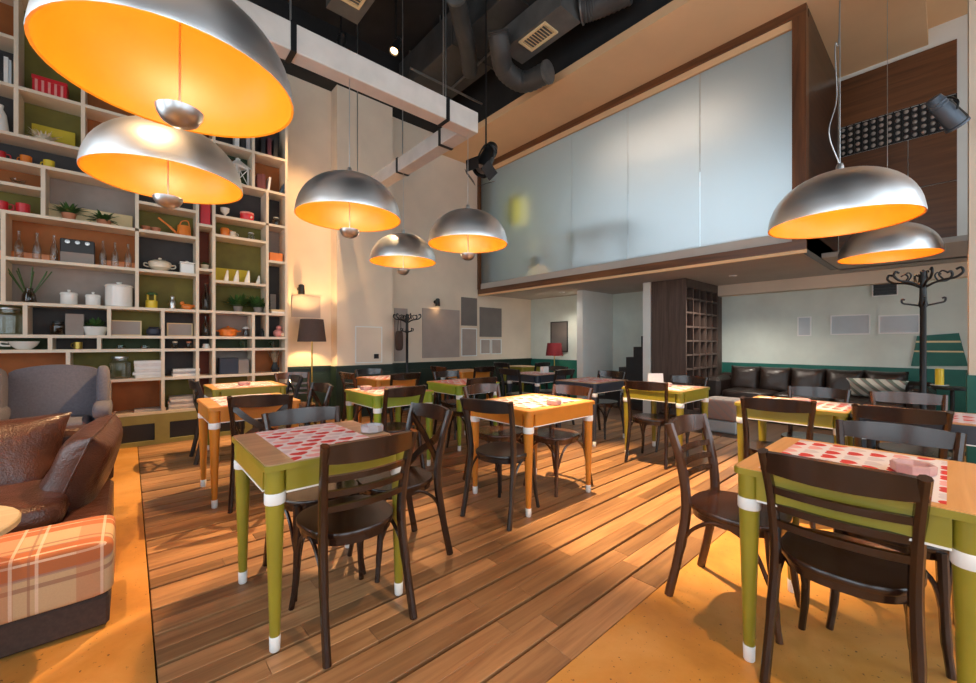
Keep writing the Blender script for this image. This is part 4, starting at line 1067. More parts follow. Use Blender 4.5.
# G: reed diffuser, canisters
t = base('reed_vase', 'glass vase of dark reeds on the grey shelf', 'vase', 29, 'G', 0.14)
MB().lathe([(0.05, 0), (0.058, 0.02), (0.05, 0.09), (0.03, 0.14), (0.034, 0.16)], 16).build('vase', 'brown_glass', t, 40)
mb = MB()
for i in range(9):
    a = i * 0.7; mb.tube([(0, 0, 0.03), (0.17 * math.cos(a), 0.05 * math.sin(a), 0.36 + 0.03 * math.sin(i * 3))], [0.003, 0.006], 5)
mb.build('reeds', 'leaf', t)
lidded(69, 'G', 0.070, 0.11, 'ceramic_white', 'white lidded canister, the wider of two small ones on the grey shelf')
lidded(93, 'G', 0.064, 0.10, 'ceramic_white', 'white lidded canister, the narrower of two small ones on the grey shelf')
lidded(119, 'G', 0.124, 0.235, 'ceramic_white', 'big white lidded canister with relief at the end of the grey shelf')
# H row
jar(8, 'H', 0.115, 0.26, 'large clear storage jar in the olive compartment behind the armchairs')
jar(58, 'H', 0.062, 0.13, 'small dark spice jar in the charcoal compartment', 'brown_glass', 'black_metal')
block('grey_tin', 'tall grey tin standing beside a potted herb', 'tin', 75, 'H', 0.15, 0.08, 0.24, 'back_grey')
plant(95, 'H', 'leafy herb in white bowl on the charcoal shelf', 'ceramic_white', 0.115, 0.10, 60, 0.19, 0.020, (0.3, 1.4), 0.3, 9)
def frame(u, za, w, h, label):
    t = base('picture_frame', label, 'picture frame', u, za, 0.2)
    f = 0.014
    MB().box(-w / 2, w / 2, -0.012, 0.012, 0, f).box(-w / 2, w / 2, -0.012, 0.012, h - f, h).box(-w / 2, -w / 2 + f, -0.012, 0.012, f, h - f).box(w / 2 - f, w / 2, -0.012, 0.012, f, h - f).build('frame', 'cream_card', t)
    MB().box(-w / 2 + f, w / 2 - f, -0.004, 0.004, f, h - f).build('picture', 'poster_grey', t)
frame(125.5, 'H', 0.30, 0.185, 'thin wooden picture frame in the olive compartment')
solid('blue_pot', 'dark blue round pot in the olive compartment', 'pot', 154, 'H', [(0.05, 0), (0.075, 0.03), (0.072, 0.08), (0.05, 0.10), (0.055, 0.11), (0, 0.11)], 'navy')
frame(180, 'H', 0.27, 0.17, 'thin wooden picture frame in the charcoal compartment')
# I row
t = base('soup_cup', 'wide white soup cup with handle on the low narrow shelf', 'cup', 24, 'I', 0.13)
MB().lathe([(0.05, 0), (0.058, 0.006), (0.098, 0.045), (0.118, 0.088), (0.112, 0.088), (0.09, 0.045), (0, 0.02)], 24).build('cup', 'ceramic_white', t, 40)
MB().tube(spline([(-0.112, 0, 0.075), (-0.165, 0, 0.08), (-0.16, 0, 0.045), (-0.095, 0, 0.04)], 5), 0.010, 8).build('handle', 'ceramic_white', t, 60)
mug(78, 'I', 'brass', 'small brass mug in the narrow charcoal compartment', 0.9)
for u, l in ((121, 'dark glass tealight by itself in the narrow green compartment'), (145, 'dark glass tealight nearer the divider of the narrow green compartment')):
    solid('tealight', l, 'tealight', u, 'I', [(0.03, 0), (0.045, 0.01), (0.042, 0.04), (0.036, 0.04), (0.034, 0.012), (0, 0.012)], 'green_glass')
jar(175, 'I', 0.035, 0.07, 'small glass jar with cream lid in the narrow charcoal compartment', 'brown_glass', 'ceramic_cream')
jar(189, 'I', 0.035, 0.07, 'small jar with dull red lid in the narrow charcoal compartment', 'brown_glass', 'terracotta')
solid('candle', 'short white candle in the narrow upright column', 'candle', 206, 'I', [(0.045, 0), (0.045, 0.03), (0.036, 0.032), (0.036, 0.06), (0, 0.06)], 'ceramic_white')
for u, l in ((242, 'green glass tumbler in the narrow green compartment beside the divider'), (271, 'teal glass tumbler in the narrow compartment by the end upright')):
    solid('tumbler', l, 'tumbler', u, 'I', [(0.032, 0), (0.04, 0.09), (0.037, 0.09), (0.03, 0.008), (0, 0.008)], 'green_glass')
# J row
jar(120, 'J', 0.10, 0.24, 'large clear storage jar on the olive shelf next to folded white cloths')
stack_flat(148.5, 'J', 6, 0.275, 0.22, 0.034, 'folded white cloth in the tall stack on the olive shelf', ['paper', 'white_paint'], seed=2)
stack_flat(186, 'J', 3, 0.28, 0.22, 0.03, 'folded white cloth in the low stack on the charcoal shelf', ['paper', 'paper_grey'], seed=3)
stack_flat(186, 'K', 5, 0.36, 0.24, 0.03, 'folded grey cloth in the stack on the lowest olive shelf', ['paper_grey', 'paper'], seed=4)
block('flat_album', 'flat grey album lying on the lowest orange shelf', 'album', 150, 'K', 0.30, 0.2, 0.03, 'paper_grey')
block('dark_box', 'dark navy box on the low grey shelf', 'box', 228, 'J', 0.22, 0.16, 0.22, 'navy')
block('beige_box', 'plain beige box standing beside a dark navy box', 'box', 243, 'J', 0.13, 0.12, 0.20, 'back_grey', 0.1)
solid('dark_pot', 'small dark pot in the olive compartment above the wing chair', 'pot', 84, 'J', [(0.05, 0), (0.08, 0.04), (0.07, 0.1), (0.04, 0.12), (0, 0.12)], 'book_black')
t = base('branch_vase', 'dark vase of dried branches in the orange compartment', 'vase', 275, 'J', 0.14)
MB().lathe([(0.04, 0), (0.06, 0.05), (0.03, 0.12), (0.035, 0.14)], 14).build('vase', 'book_black', t, 40)
mb = MB(); leaves(mb, 60, 0.27, 0.007, (1.15, 1.5), 12, 0.1, 0.01, 0.10); mb.build('branches', 'leaf_dry', t)
# column 137-197
t = base('watering_can', 'orange watering can with long spout on the olive shelf', 'watering can', 184, 'E', 0.13)
MB().lathe([(0.075, 0), (0.078, 0.004), (0.068, 0.14), (0.06, 0.14), (0.06, 0.12), (0, 0.12)], 20).build('can', 'orange', t, 40)
MB().tube(spline([(-0.07, 0, 0.03), (-0.16, 0, 0.12), (-0.26, 0, 0.20)], 4), [0.016] * 4 + [0.011] * 5, 8).build('spout', 'orange', t, 60)
MB().tube(spline([(0.06, 0, 0.13), (0.04, 0, 0.21), (-0.02, 0, 0.20), (-0.05, 0, 0.14)], 5), 0.007, 6).build('handle', 'orange', t, 60)
for u, l in ((146, 'small terracotta pot beside the divider under the second pendant'), (156, 'small terracotta pot next to the watering can spout')):
    solid('clay_pot', l, 'pot', u, 'E', [(0.032, 0), (0.045, 0.05), (0.05, 0.05), (0.05, 0.065), (0.04, 0.065), (0.035, 0.01), (0, 0.01)], 'terracotta')
t = base('soup_tureen', 'cream soup tureen with two handles on the charcoal shelf', 'tureen', 160, 'F', 0.14)
MB().lathe([(0.05, 0), (0.06, 0.01), (0.11, 0.05), (0.115, 0.10)], 22).build('bowl', 'ceramic_cream', t, 40)
MB().lathe([(0.118, 0.1005), (0.11, 0.12), (0.06, 0.145), (0.015, 0.15), (0.02, 0.17), (0, 0.178)], 22).build('lid', 'ceramic_cream', t, 40)
for s in (-1, 1): MB().tube(spline([(s * 0.105, 0, 0.085), (s * 0.15, 0, 0.095), (s * 0.15, 0, 0.06), (s * 0.105, 0, 0.05)], 4), 0.008, 6).build('handle', 'ceramic_cream', t, 60)
t = base('square_canister', 'square white lidded canister on the charcoal shelf', 'canister', 187, 'F', 0.14)
MB().bbox(-0.075, 0.075, -0.07, 0.07, 0, 0.13, 0.01).build('body', 'ceramic_white', t); MB().bbox(-0.082, 0.082, -0.077, 0.077, 0.1305, 0.15, 0.006).lathe([(0.012, 0.15), (0.02, 0.168), (0, 0.175)], 10).build('lid', 'ceramic_white', t)
t = base('garden_lantern', 'bright yellow candle lantern on the olive shelf', 'lantern', 151.5, 'G', 0.13)
MB().lathe([(0.055, 0), (0.06, 0.01), (0.06, 0.09), (0.05, 0.10)], 16).build('base', 'yellow', t, 40)
mb = MB()
for i in range(4): a = i * PI / 2 + 0.6; mb.tube([(0.05 * math.cos(a), 0.05 * math.sin(a), 0.095), (0.05 * math.cos(a), 0.05 * math.sin(a), 0.17)], 0.006, 5)
mb.build('bars', 'yellow', t); MB().lathe([(0.06, 0.17), (0.058, 0.185), (0.02, 0.20), (0, 0.20)], 16).build('roof', 'leaf', t, 40)
t = base('grey_figurine', 'slim grey figurine between the yellow lantern and the orange bird', 'figurine', 172.5, 'G', 0.13)
MB().lathe([(0.035, 0), (0.03, 0.03), (0.036, 0.07), (0.028, 0.11), (0.014, 0.13), (0.022, 0.15), (0.018, 0.17), (0, 0.178)], 14).build('body', 'steel', t, 60)
t = base('ceramic_bird', 'orange ceramic bird on the olive shelf', 'figurine', 187, 'G', 0.13)
MB().cushion(0.12, 0.07, 0.075, (0, 0, 0.04), 0.8, 0.9).build('bird_body', 'orange', t, 60); MB().cushion(0.05, 0.045, 0.045, (-0.05, 0, 0.085), 1, 1).build('head', 'orange', t, 60)
MB().tube([(0.05, 0, 0.05), (0.12, 0, 0.065)], [0.02, 0.006], 6).build('tail', 'orange', t, 60)
# narrow column
block('red_binder', 'tall red box filling the narrow column', 'box', 204.5, 'n1', 0.11, 0.18, 0.30, 'red', 0.13)
plant(205, 'n2', 'small potted plant in cream pot in the narrow column', 'ceramic_cream', 0.05, 0.07, 34, 0.10, 0.012, (0.4, 1.4), 0.3, 14)
bottle(205.5, 'G', 0.042, 0.36, 'brown_glass', 'tall dark bottle in the upper part of the narrow column'); bottle(205.5, 'H', 0.042, 0.27, 'brown_glass', 'dark bottle in the lower part of the narrow column')
# right columns
t = base('white_lantern', 'white house-shaped lantern on the dark green shelf', 'lantern', 238, 'B', 0.13, 0.5)
mb = MB()
for sx in (-1, 1):
    for sy in (-1, 1): mb.box(sx * 0.085 - 0.008, sx * 0.085 + 0.008, sy * 0.085 - 0.008, sy * 0.085 + 0.008, 0.02, 0.26)
    mb.tube([(sx * 0.085, -0.085, 0.03), (sx * -0.085, -0.085, 0.25)], 0.006, 5)
    mb.box(-0.09, 0.09, sx * 0.085 - 0.008, sx * 0.085 + 0.008, 0.24, 0.26)
mb.build('frame', 'white_paint', t); MB().box(-0.1, 0.1, -0.1, 0.1, 0, 0.02).build('base', 'white_paint', t)
MB().lathe([(0.155, 0.261), (0.155, 0.27), (0.03, 0.36), (0.03, 0.38), (0, 0.40)], 4, (0, 0, 0), Matrix.Rotation(PI / 4, 3, 'Z')).build('roof', 'white_paint', t)
for u, w, h, m, tl, l in ((258, 0.05, 0.22, 'book_maroon', 0, 'thick maroon book beside the divider'), (262, 0.05, 0.23, 'book_maroon', 0, 'thick maroon book touching a white book'), (267, 0.028, 0.21, 'paper', 0.12, 'white book leaning on the maroon books'), (279, 0.03, 0.25, 'book_blue', 0.42, 'dark book slanting against the end upright')):
    book(u, 'B', w, h, 0.16, m, l, tl if u < 270 else 0.38)
for u, m, l in ((236, 'paper', 'white book on the shelf above the white lantern'), (242, 'book_black', 'black book on the shelf above the white lantern'), (247, 'paper_grey', 'grey book on the shelf above the white lantern'), (262, 'book_black', 'black book on the shelf above the maroon books'), (268, 'book_maroon', 'maroon book on the shelf above the maroon books'), (274, 'book_black', 'thick black book near the end upright, high up')):
    book(u, 'A', 0.05, 0.27, 0.17, m, l)
t = base('white_goblet', 'white goblet beside the red bowl', 'vase', 225, 'D', 0.12)
MB().lathe([(0.035, 0), (0.012, 0.015), (0.012, 0.04), (0.05, 0.08), (0.055, 0.13), (0.048, 0.13), (0.03, 0.07), (0, 0.06)], 16).build('goblet_body', 'ceramic_white', t, 40)
t = base('red_bowl', 'red sugar bowl with pale rim and flower on the charcoal shelf', 'bowl', 247, 'D', 0.13)
MB().lathe([(0.05, 0), (0.075, 0.01), (0.088, 0.06), (0.085, 0.10), (0.078, 0.10), (0.07, 0.03), (0, 0.02)], 22).build('bowl', 'red', t, 40)
MB().lathe([(0.0865, 0.0995), (0.088, 0.105), (0.086, 0.125), (0.075, 0.128), (0.075, 0.10)], 22, cap=False).build('rim_band', 'pink', t, 40)
MB().lathe([(0.02, 0), (0.018, 0.003), (0, 0.004)], 8, (0.035, -0.078, 0.055), Matrix.Rotation(PI / 2, 3, 'X')).build('flower', 'ceramic_cream', t)
t = base('orange_pitcher', 'orange ceramic jug pair piece on the narrow olive shelf', 'jug', 225, 'S4', 0.13)
t['label'] = 'orange and cream jug on the narrow olive shelf'
MB().lathe([(0.05, 0), (0.055, 0.01), (0.055, 0.10), (0.048, 0.12), (0.042, 0.12), (0.045, 0.02), (0, 0.02)], 18).build('jug', 'orange', t, 40)
MB().tube(spline([(0.052, 0, 0.10), (0.09, 0, 0.09), (0.085, 0, 0.04), (0.05, 0, 0.03)], 4), 0.008, 6).build('handle', 'orange', t, 60)
t2 = base('cream_jug', 'small cream jug touching the orange jug', 'jug', 233, 'S4', 0.12)
MB().lathe([(0.035, 0), (0.045, 0.03), (0.035, 0.07), (0.038, 0.085), (0.032, 0.085), (0.03, 0.03), (0, 0.02)], 16).build('jug', 'ceramic_cream', t2, 40)
MB().tube(spline([(0.035, 0, 0.07), (0.062, 0, 0.06), (0.055, 0, 0.03), (0.04, 0, 0.025)], 4), 0.005, 6).build('handle', 'ceramic_cream', t2, 60)
t = base('glass_sugar_pot', 'pale glass pot with handle on the narrow olive shelf', 'pot', 251, 'S4', 0.13)
MB().lathe([(0.04, 0), (0.05, 0.04), (0.035, 0.08), (0.04, 0.10)], 16).build('pot_body', 'bottle_glass', t, 40); MB().lathe([(0.042, 0.101), (0.03, 0.115), (0, 0.12)], 16).build('lid', 'ceramic_white', t, 40)
# yellow card with white birds
block('mustard_card', 'mustard yellow card standing behind white birds', 'card', 233, 'S5', 0.42, 0.012, 0.20, 'yellow_card', 0.24)
for u, h, l in ((226, 0.17, 'white bird figurine with its head tilted on the olive shelf'), (236, 0.18, 'upright white bird figurine in the middle of the row'), (247, 0.19, 'fattest of the white bird figurines'), (258, 0.13, 'shortest white bird figurine beside the mustard card')):
    t = base('white_bird', l, 'figurine', u, 'S5', 0.12)
    w = 0.03 if h < 0.175 else 0.036
    MB().lathe([(w * 0.8, 0), (w, 0.02), (w * 0.85, h * 0.4), (w * 0.5, h * 0.7), (w * 0.45, h * 0.85), (w * 0.3, h * 0.95), (0, h)], 14, M=Matrix.Rotation(0.12, 3, 'Y')).build('bird_body', 'ceramic_white', t, 60)
    MB().tube([(0.005 + h * 0.1, 0, h * 0.86), (-w * 0.6 + h * 0.1, 0, h * 0.8)], [0.008, 0.002], 5).build('beak', 'ceramic_cream', t)
plant(238, 'G', 'bushy fern in grey pot beside another fern, nearer the narrow column', 'back_grey', 0.06, 0.08, 100, 0.27, 0.020, (0.2, 1.15), 0.15, 21)
plant(258, 'G', 'bushy fern in grey pot beside the tall divider', 'back_grey', 0.06, 0.08, 100, 0.25, 0.020, (0.2, 1.15), 0.15, 22)
t = base('casserole', 'orange casserole pot with lid on the grey shelf', 'pot', 228, 'H', 0.14)
MB().lathe([(0.075, 0), (0.10, 0.012), (0.108, 0.08)], 22).build('pot_body', 'orange', t, 40)
MB().lathe([(0.115, 0.0805), (0.113, 0.092), (0.06, 0.12), (0.014, 0.126), (0.02, 0.142), (0, 0.15)], 22).build('lid', 'orange', t, 40)
for s in (-1, 1): MB().tube(spline([(s * 0.10, -0.03, 0.07), (s * 0.145, -0.02, 0.075), (s * 0.145, 0.02, 0.075), (s * 0.10, 0.03, 0.07)], 4), 0.008, 6).build('handle', 'orange', t, 60)
t = base('sugar_shaker', 'grey glass shaker with white cap beside the orange casserole', 'shaker', 246, 'H', 0.12)
MB().lathe([(0.038, 0), (0.04, 0.01), (0.032, 0.11)], 14).build('body', 'brown_glass', t, 40); MB().lathe([(0.05, 0.1105), (0.04, 0.125), (0.015, 0.14), (0, 0.142)], 14).build('cap', 'white_paint', t, 40)
solid('dark_flask', 'small dark flask in the slim charcoal compartment', 'bottle', 262, 'H', [(0.03, 0), (0.036, 0.02), (0.03, 0.08), (0.014, 0.1), (0.016, 0.12), (0, 0.12)], 'book_black')
t = base('pink_figurine', 'round pink and coral figurine near the end upright', 'figurine', 278, 'H', 0.13)
MB().cushion(0.13, 0.09, 0.11, (0, 0, 0.056), 0.9, 0.9).build('body', 'pink', t, 60); MB().cushion(0.08, 0.07, 0.07, (0.012, 0, 0.135), 1, 1).build('head', 'pink', t, 60)
MB().cushion(0.05, 0.05, 0.06, (0.055, -0.03, 0.035), 1, 1).build('foot', 'ceramic_cream', t, 60)
jar(276, 'D', 0.05, 0.12, 'brown patterned jar in the slim charcoal compartment', 'brown_glass', 'ceramic_cream')
block('orange_box', 'plain orange box in the slim grey compartment', 'box', 275, 'r1', 0.17, 0.14, 0.12, 'orange', 0.10)
stack_flat(278, 'G', 2, 0.20, 0.14, 0.028, 'cream linen folded on the slim charcoal shelf', ['paper', 'cream_card'], 0.10, 8)
block('tall_card', 'tall brown card standing behind folded cream linen', 'card', 273, 'G', 0.08, 0.012, 0.30, 'back_grey', 0.27)

# ================================================================ LOUNGE CORNER (bench, leather armchair, wing chair, side table)
t = thing('plaid_bench', 'low upholstered bench in orange plaid with dark base', 'bench', (-0.66, 2.62, 0))
MB().bbox(-0.60, 0.595, -0.19, 0.17, 0.012, 0.145, 0.012).build('base', 'dark_wool', t)
MB().cushion(1.22, 0.40, 0.245, (0, -0.005, 0.265), 0.17, 0.10, 48, 20).build('plaid_cushion', 'plaid_orange', t, 60)
for sx in (-0.5, 0.5):
    for sy in (-0.13, 0.11): MB().lathe([(0.02, 0), (0.024, 0.012)], 10, (sx, sy, 0)).build('foot', 'black_metal', t)
t = thing('leather_armchair', 'wide brown leather armchair with loose cushions beside the plaid bench', 'armchair', (-0.68, 3.42, 0))
MB().bbox(-0.62, 0.60, -0.50, 0.48, 0.05, 0.30, 0.03).build('frame', 'leather_tan', t)
for sx in (-0.52, 0.52):
    for sy in (-0.42, 0.40): MB().lathe([(0.022, 0), (0.03, 0.05)], 10, (sx, sy, 0)).build('foot', 'black_metal', t)
MB().bbox(-0.62, 0.60, 0.26, 0.48, 0.30, 0.69, 0.04).build('back', 'leather_tan', t)
MB().bbox(0.42, 0.60, -0.50, 0.26, 0.30, 0.335, 0.012).build('armrest', 'leather_tan', t)
MB().bbox(-0.62, -0.44, -0.50, 0.26, 0.30, 0.335, 0.012).build('armrest', 'leather_tan', t)
MB().cushion(0.92, 0.80, 0.19, (-0.02, -0.12, 0.375), 0.45, 0.3, 36, 16, None, 0.02).build('seat_cushion', 'leather_tan', t, 60)
MB().pillow(1.02, 0.52, 0.30, (-0.10, 0.15, 0.56), Matrix.Rotation(math.radians(72), 3, 'X'), 18, 0.08).build('back_cushion', 'leather_tan', t, 60)
Ma = Matrix.Rotation(math.radians(-6), 3, 'Z') @ Matrix.Rotation(math.radians(112), 3, 'Y') @ Matrix.Rotation(math.radians(6), 3, 'Z')
ac = MB().pillow(0.56, 0.60, 0.24, (0.47, -0.04, 0.50), Ma, 18, 0.08).build('arm_cushion', 'leather_tan', t, 60)
pp = [Vector((x * 0.28, y * 0.30, 0)) for x, y in ((-1, -1), (0, -0.93), (1, -1), (0.93, 0), (1, 1), (0, 0.93), (-1, 1), (-0.93, 0), (-1, -1))]
MB().tube([Ma @ p + Vector((0.47, -0.04, 0.50)) for p in pp], 0.006, 6).build('piping', 'leather_tan', ac)
t = thing('wing_chair', 'grey upholstered wing chair standing before the bookcase', 'armchair', (-0.545, 5.62, 0)); t.scale = (0.93, 0.93, 0.985)
MB().bbox(-0.36, 0.36, -0.36, 0.30, 0.14, 0.40, 0.04).build('frame', 'grey_wool', t)
for sx in (-0.3, 0.3):
    for sy in (-0.3, 0.25): MB().lathe([(0.018, 0), (0.028, 0.14)], 10, (sx, sy, 0)).build('leg', 'chair_brown', t)
MB().cushion(0.56, 0.58, 0.16, (0, -0.08, 0.46), 0.4, 0.3).build('seat_cushion', 'grey_wool', t, 60)
# back with arched crest
n = 17; mb = MB(); rows_ = 9
for side in (0, 1):
    for j in range(rows_):
        for i in range(n):
            x = -1 + 2 * i / (n - 1); topz = 0.985 + 0.055 * math.cos(x * PI / 2) ** 0.8 - 0.012 * (abs(x) > 0.93)
            z = 0.38 + (topz - 0.38) * j / (rows_ - 1); fz = j / (rows_ - 1)
            y = 0.14 + 0.11 * fz + (0.0 if side == 0 else 0.13 - 0.03 * fz) - (0.03 * (1 - x * x) * math.sin(fz * PI) if side == 0 else 0)
            mb.v.append((x * 0.33, y, z))
q = n * rows_
for j in range(rows_ - 1):
    for i in range(n - 1):
        a = j * n + i; mb.f.append((a, a + 1, a + n + 1, a + n)); mb.f.append((q + a, q + a + n, q + a + n + 1, q + a + 1))
for i in range(n - 1):
    a = (rows_ - 1) * n + i; mb.f.append((a, a + 1, q + a + 1, q + a)); mb.f.append((i, q + i, q + i + 1, i + 1))
for j in range(rows_ - 1):
    a = j * n; mb.f.append((a, a + n, q + a + n, q + a)); a = j * n + n - 1; mb.f.append((a, q + a, q + a + n, a + n))
mb.build('back', 'grey_wool', t, 50)
for s in (-1, 1):
    MB().cushion(0.11, 0.34, 0.46, (s * 0.375, 0.08, 0.79), 0.5, 0.5, 24, 14, Matrix.Rotation(-0.18, 3, 'X')).build('wing', 'grey_wool', t, 60)
    MB().cushion(0.15, 0.62, 0.17, (s * 0.375, -0.06, 0.60), 0.7, 0.35, 24, 12).build('armrest', 'grey_wool', t, 60)
    MB().bbox(s * 0.375 - 0.05, s * 0.375 + 0.05, -0.33, 0.24, 0.36, 0.56, 0.02).build('arm_panel', 'grey_wool', t)
t = thing('side_table', 'small round wooden side table beside the plaid bench', 'side table', (-0.60, 2.26, 0))
MB().lathe([(0.27, 0.575), (0.30, 0.582), (0.30, 0.600), (0.295, 0.605)], 40).build('tabletop', 'round_top', t, 30)
MB().lathe([(0.10, 0), (0.10, 0.01), (0.02, 0.03), (0.016, 0.06), (0.016, 0.56), (0.06, 0.5745)], 20).build('pedestal', 'black_metal', t, 40)
t = thing('leather_pouch', 'small dark leather pouch lying behind the armchair cushions', 'pouch', (-0.40, 3.78, 0.692))
MB().cushion(0.16, 0.10, 0.09, (0, 0, 0.045), 0.7, 0.7).build('pouch_body', 'leather_dark', t, 60)
MB().tube(spline([(-0.06, 0, 0.05), (-0.13, -0.03, 0.01), (-0.2, -0.03, 0.008)], 4), 0.008, 6).build('strap', 'leather_dark', t, 60)

# ================================================================ LAMPS AND COAT STANDS
def floor_lamp(x, y, label, shade, H, r0, r1, hs, power):
    t = thing('floor_lamp', label, 'floor lamp', (x, y, 0))
    MB().lathe([(0.13, 0), (0.135, 0.008), (0.12, 0.018), (0.02, 0.03)], 24).build('base', 'brass', t, 40)
    MB().lathe([(0.012, 0.02), (0.012, 0.5), (0.017, 0.505), (0.017, 0.53), (0.011, 0.535), (0.011, H - hs * 0.6)], 12).build('pole', 'brass', t, 40)
    MB().lathe([(r0, H - hs), (r1, H), (r1 - 0.004, H), (r0 - 0.004, H - hs), (r0, H - hs)], 28, cap=False).build('lamp_shade', shade, t, 50)
    MB().tube([(-r1 + 0.004, 0, H - 0.02), (r1 - 0.004, 0, H - 0.02)], 0.003, 5).tube([(0, 0, H - hs * 0.6), (0, 0, H - 0.02)], 0.003, 5).build('shade_carrier', 'steel', t)
    l = bpy.data.lights.new('floor_lamp_light', 'POINT'); l.energy = power; l.color = (1.0, 0.62, 0.26); l.shadow_soft_size = 0.03
    lo = bpy.data.objects.new('floor_lamp_light', l); C.objects.link(lo); lo.parent = t; lo.location = (0, 0, H - hs * 0.45)
lx, lz = at_Y(312, 330, 6.42)
floor_lamp(lx, 6.42, 'floor lamp with dark brown drum shade in the corner by the bookcase', 'lampshade_brown', 1.60, 0.205, 0.165, 0.34, 40)
rx, ry = 7.05, 5.78
floor_lamp(rx, ry, 'floor lamp with dark red shade in the niche', 'lampshade_red', 1.24, 0.19, 0.155, 0.28, 3)
def coat_stand(x, y, H, label, s=1.0):
    t = thing('coat_stand', label, 'coat stand', (x, y, 0))
    MB().lathe([(0.024, 0.12), (0.024, 0.5), (0.03, 0.52), (0.024, 0.54), (0.022, H - 0.35), (0.034, H - 0.33), (0.026, H - 0.28), (0.022, H - 0.1), (0.03, H - 0.07), (0.018, H - 0.045), (0.024, H - 0.02), (0.0, H)], 14).build('pole', 'black_metal', t, 40)
    for i in range(4):
        a = i * PI / 2 + 0.4; c, sn = math.cos(a), math.sin(a)
        MB().tube(spline([(0.02 * c, 0.02 * sn, 0.30), (0.12 * c, 0.12 * sn, 0.22), (0.18 * c, 0.18 * sn, 0.08), (0.26 * c, 0.26 * sn, 0.012)], 5), 0.012, 8).build('foot', 'black_metal', t, 60)
    for i in range(6):
        a = i * PI / 3 + 0.25; c, sn = math.cos(a), math.sin(a)
        q = [(0.02, -0.16), (0.07, -0.13), (0.13, -0.11), (0.20, -0.10), (0.245, -0.06), (0.235, -0.02), (0.205, -0.03)]
        MB().tube(spline([(r * c, r * sn, H + z) for r, z in q], 5), 0.010, 8).build('hook', 'black_metal', t, 60)
        q = [(0.13, -0.11), (0.10, -0.06), (0.12, -0.03), (0.15, -0.045)]
        MB().tube(spline([(r * c, r * sn, H + z) for r, z in q], 4), 0.007, 6).build('scroll', 'black_metal', t, 60)
    for i in range(4):
        a = i * PI / 2 + 0.1; c, sn = math.cos(a), math.sin(a)
        q = [(0.02, -0.33), (0.08, -0.315), (0.13, -0.30), (0.135, -0.265), (0.115, -0.27)]
        MB().tube(spline([(r * c, r * sn, H + z) for r, z in q], 4), 0.008, 6).build('hook', 'black_metal', t, 60)
    return t
coat_stand(5.42, 0.16, 1.91, 'tall black coat stand with curling hooks between dark table and sofa')
coat_stand(3.66, 6.30, 1.76, 'black coat stand with curling hooks against the wall by the pilaster')
t = thing('black_bag', 'black bag with long strap hanging from the coat stand by the pilaster', 'bag', (3.47, 6.24, 0))
MB().cushion(0.11, 0.14, 0.34, (0.0, 0.0, 1.28), 0.5, 0.5).build('bag_body', 'dark_wool', t, 60)
MB().tube(spline([(-0.03, 0, 1.44), (-0.01, 0, 1.66), (0.02, 0, 1.685), (0.03, 0, 1.66), (0.035, 0, 1.44)], 5), 0.006, 6).build('strap', 'dark_wool', t, 60)

# ================================================================ WALL THINGS
def wallpanel(u0, v0, u1, v1, Y, name, label, cat, mat, fr=None, dep=0.02, group=None, X=None):
    """flat framed panel between two pixel corners on the wall plane Y (or X)"""
    t = thing(name, label, cat, (0, 0, 0), 0, group)
    if X is None:
        (xa, za), (xb, zb) = at_Y(u0, v0, Y), at_Y(u1, v1, Y); z1 = (za + at_Y(u1, v0, Y)[1]) / 2 if False else za; z0 = zb
        B = lambda a, b, c, d, e0, e1: (a, b, Y - e1, Y - e0, c, d)
    else:
        (xa, za), (xb, zb) = at_X(u0, v0, X), at_X(u1, v1, X); z1, z0 = za, zb
        xa, xb = min(xa, xb), max(xa, xb)
        B = lambda a, b, c, d, e0, e1: (X - e1, X - e0, a, b, c, d)
    e = 0.0015
    if fr:
        w = 0.018
        mb = MB(); mb.box(*B(xa, xb, z1 - w, z1, e, dep)).box(*B(xa, xb, z0, z0 + w, e, dep)).box(*B(xa, xa + w, z0 + w, z1 - w, e, dep)).box(*B(xb - w, xb, z0 + w, z1 - w, e, dep))
        mb.build('frame', fr, t); MB().box(*B(xa + w, xb - w, z0 + w, z1 - w, e, dep * 0.5)).build('picture', mat, t)
    else:
        MB().box(*B(xa, xb, z0, z1, e, dep)).build('panel', mat, t)
wallpanel(291.5, 295, 320, 318, YB, 'wall_poster', 'plain brown poster above the floor lamp', 'poster', 'poster_grey')
wallpanel(394, 308, 407, 361, YB, 'wall_poster', 'tall narrow grey poster behind the black bag', 'poster', 'poster_grey')
wallpanel(422, 308, 459, 357, YB, 'wall_poster', 'large grey-brown poster beneath the black wall lamp', 'poster', 'poster_grey')
wallpanel(461, 297, 476.5, 326, YB, 'wall_poster', 'dark poster hung above a framed print', 'poster', 'poster_dark')
wallpanel(461, 328, 476.5, 356, YB, 'picture_frame', 'framed print hung directly below a dark poster', 'picture', 'poster_grey', 'white_paint')
wallpanel(479.5, 307, 501, 337, YB, 'wall_poster', 'reddish poster above two small white frames', 'poster', 'poster_dark')
wallpanel(480, 339, 490, 354, YB, 'picture_frame', 'small white picture frame touching the corner under the reddish poster', 'picture', 'poster_grey', 'white_paint')
wallpanel(491, 339, 501, 354, YB, 'picture_frame', 'small white picture frame on the niche side under the reddish poster', 'picture', 'poster_grey', 'white_paint')
wallpanel(355, 326, 382, 362.5, 6.55, 'access_hatch', 'flush white access hatch low on the pilaster', 'hatch', 'plaster', 'plaster_white', 0.012)
wallpanel(374, 354, 378.5, 358.5, 6.538, 'socket', 'black wall socket on the access hatch', 'socket', 'black_metal', None, 0.012)
wallpanel(551, 322, 568, 352, 7.4, 'wall_picture', 'dark picture hanging above the red floor lamp', 'picture', 'poster_dark', 'black_metal', X=7.4)
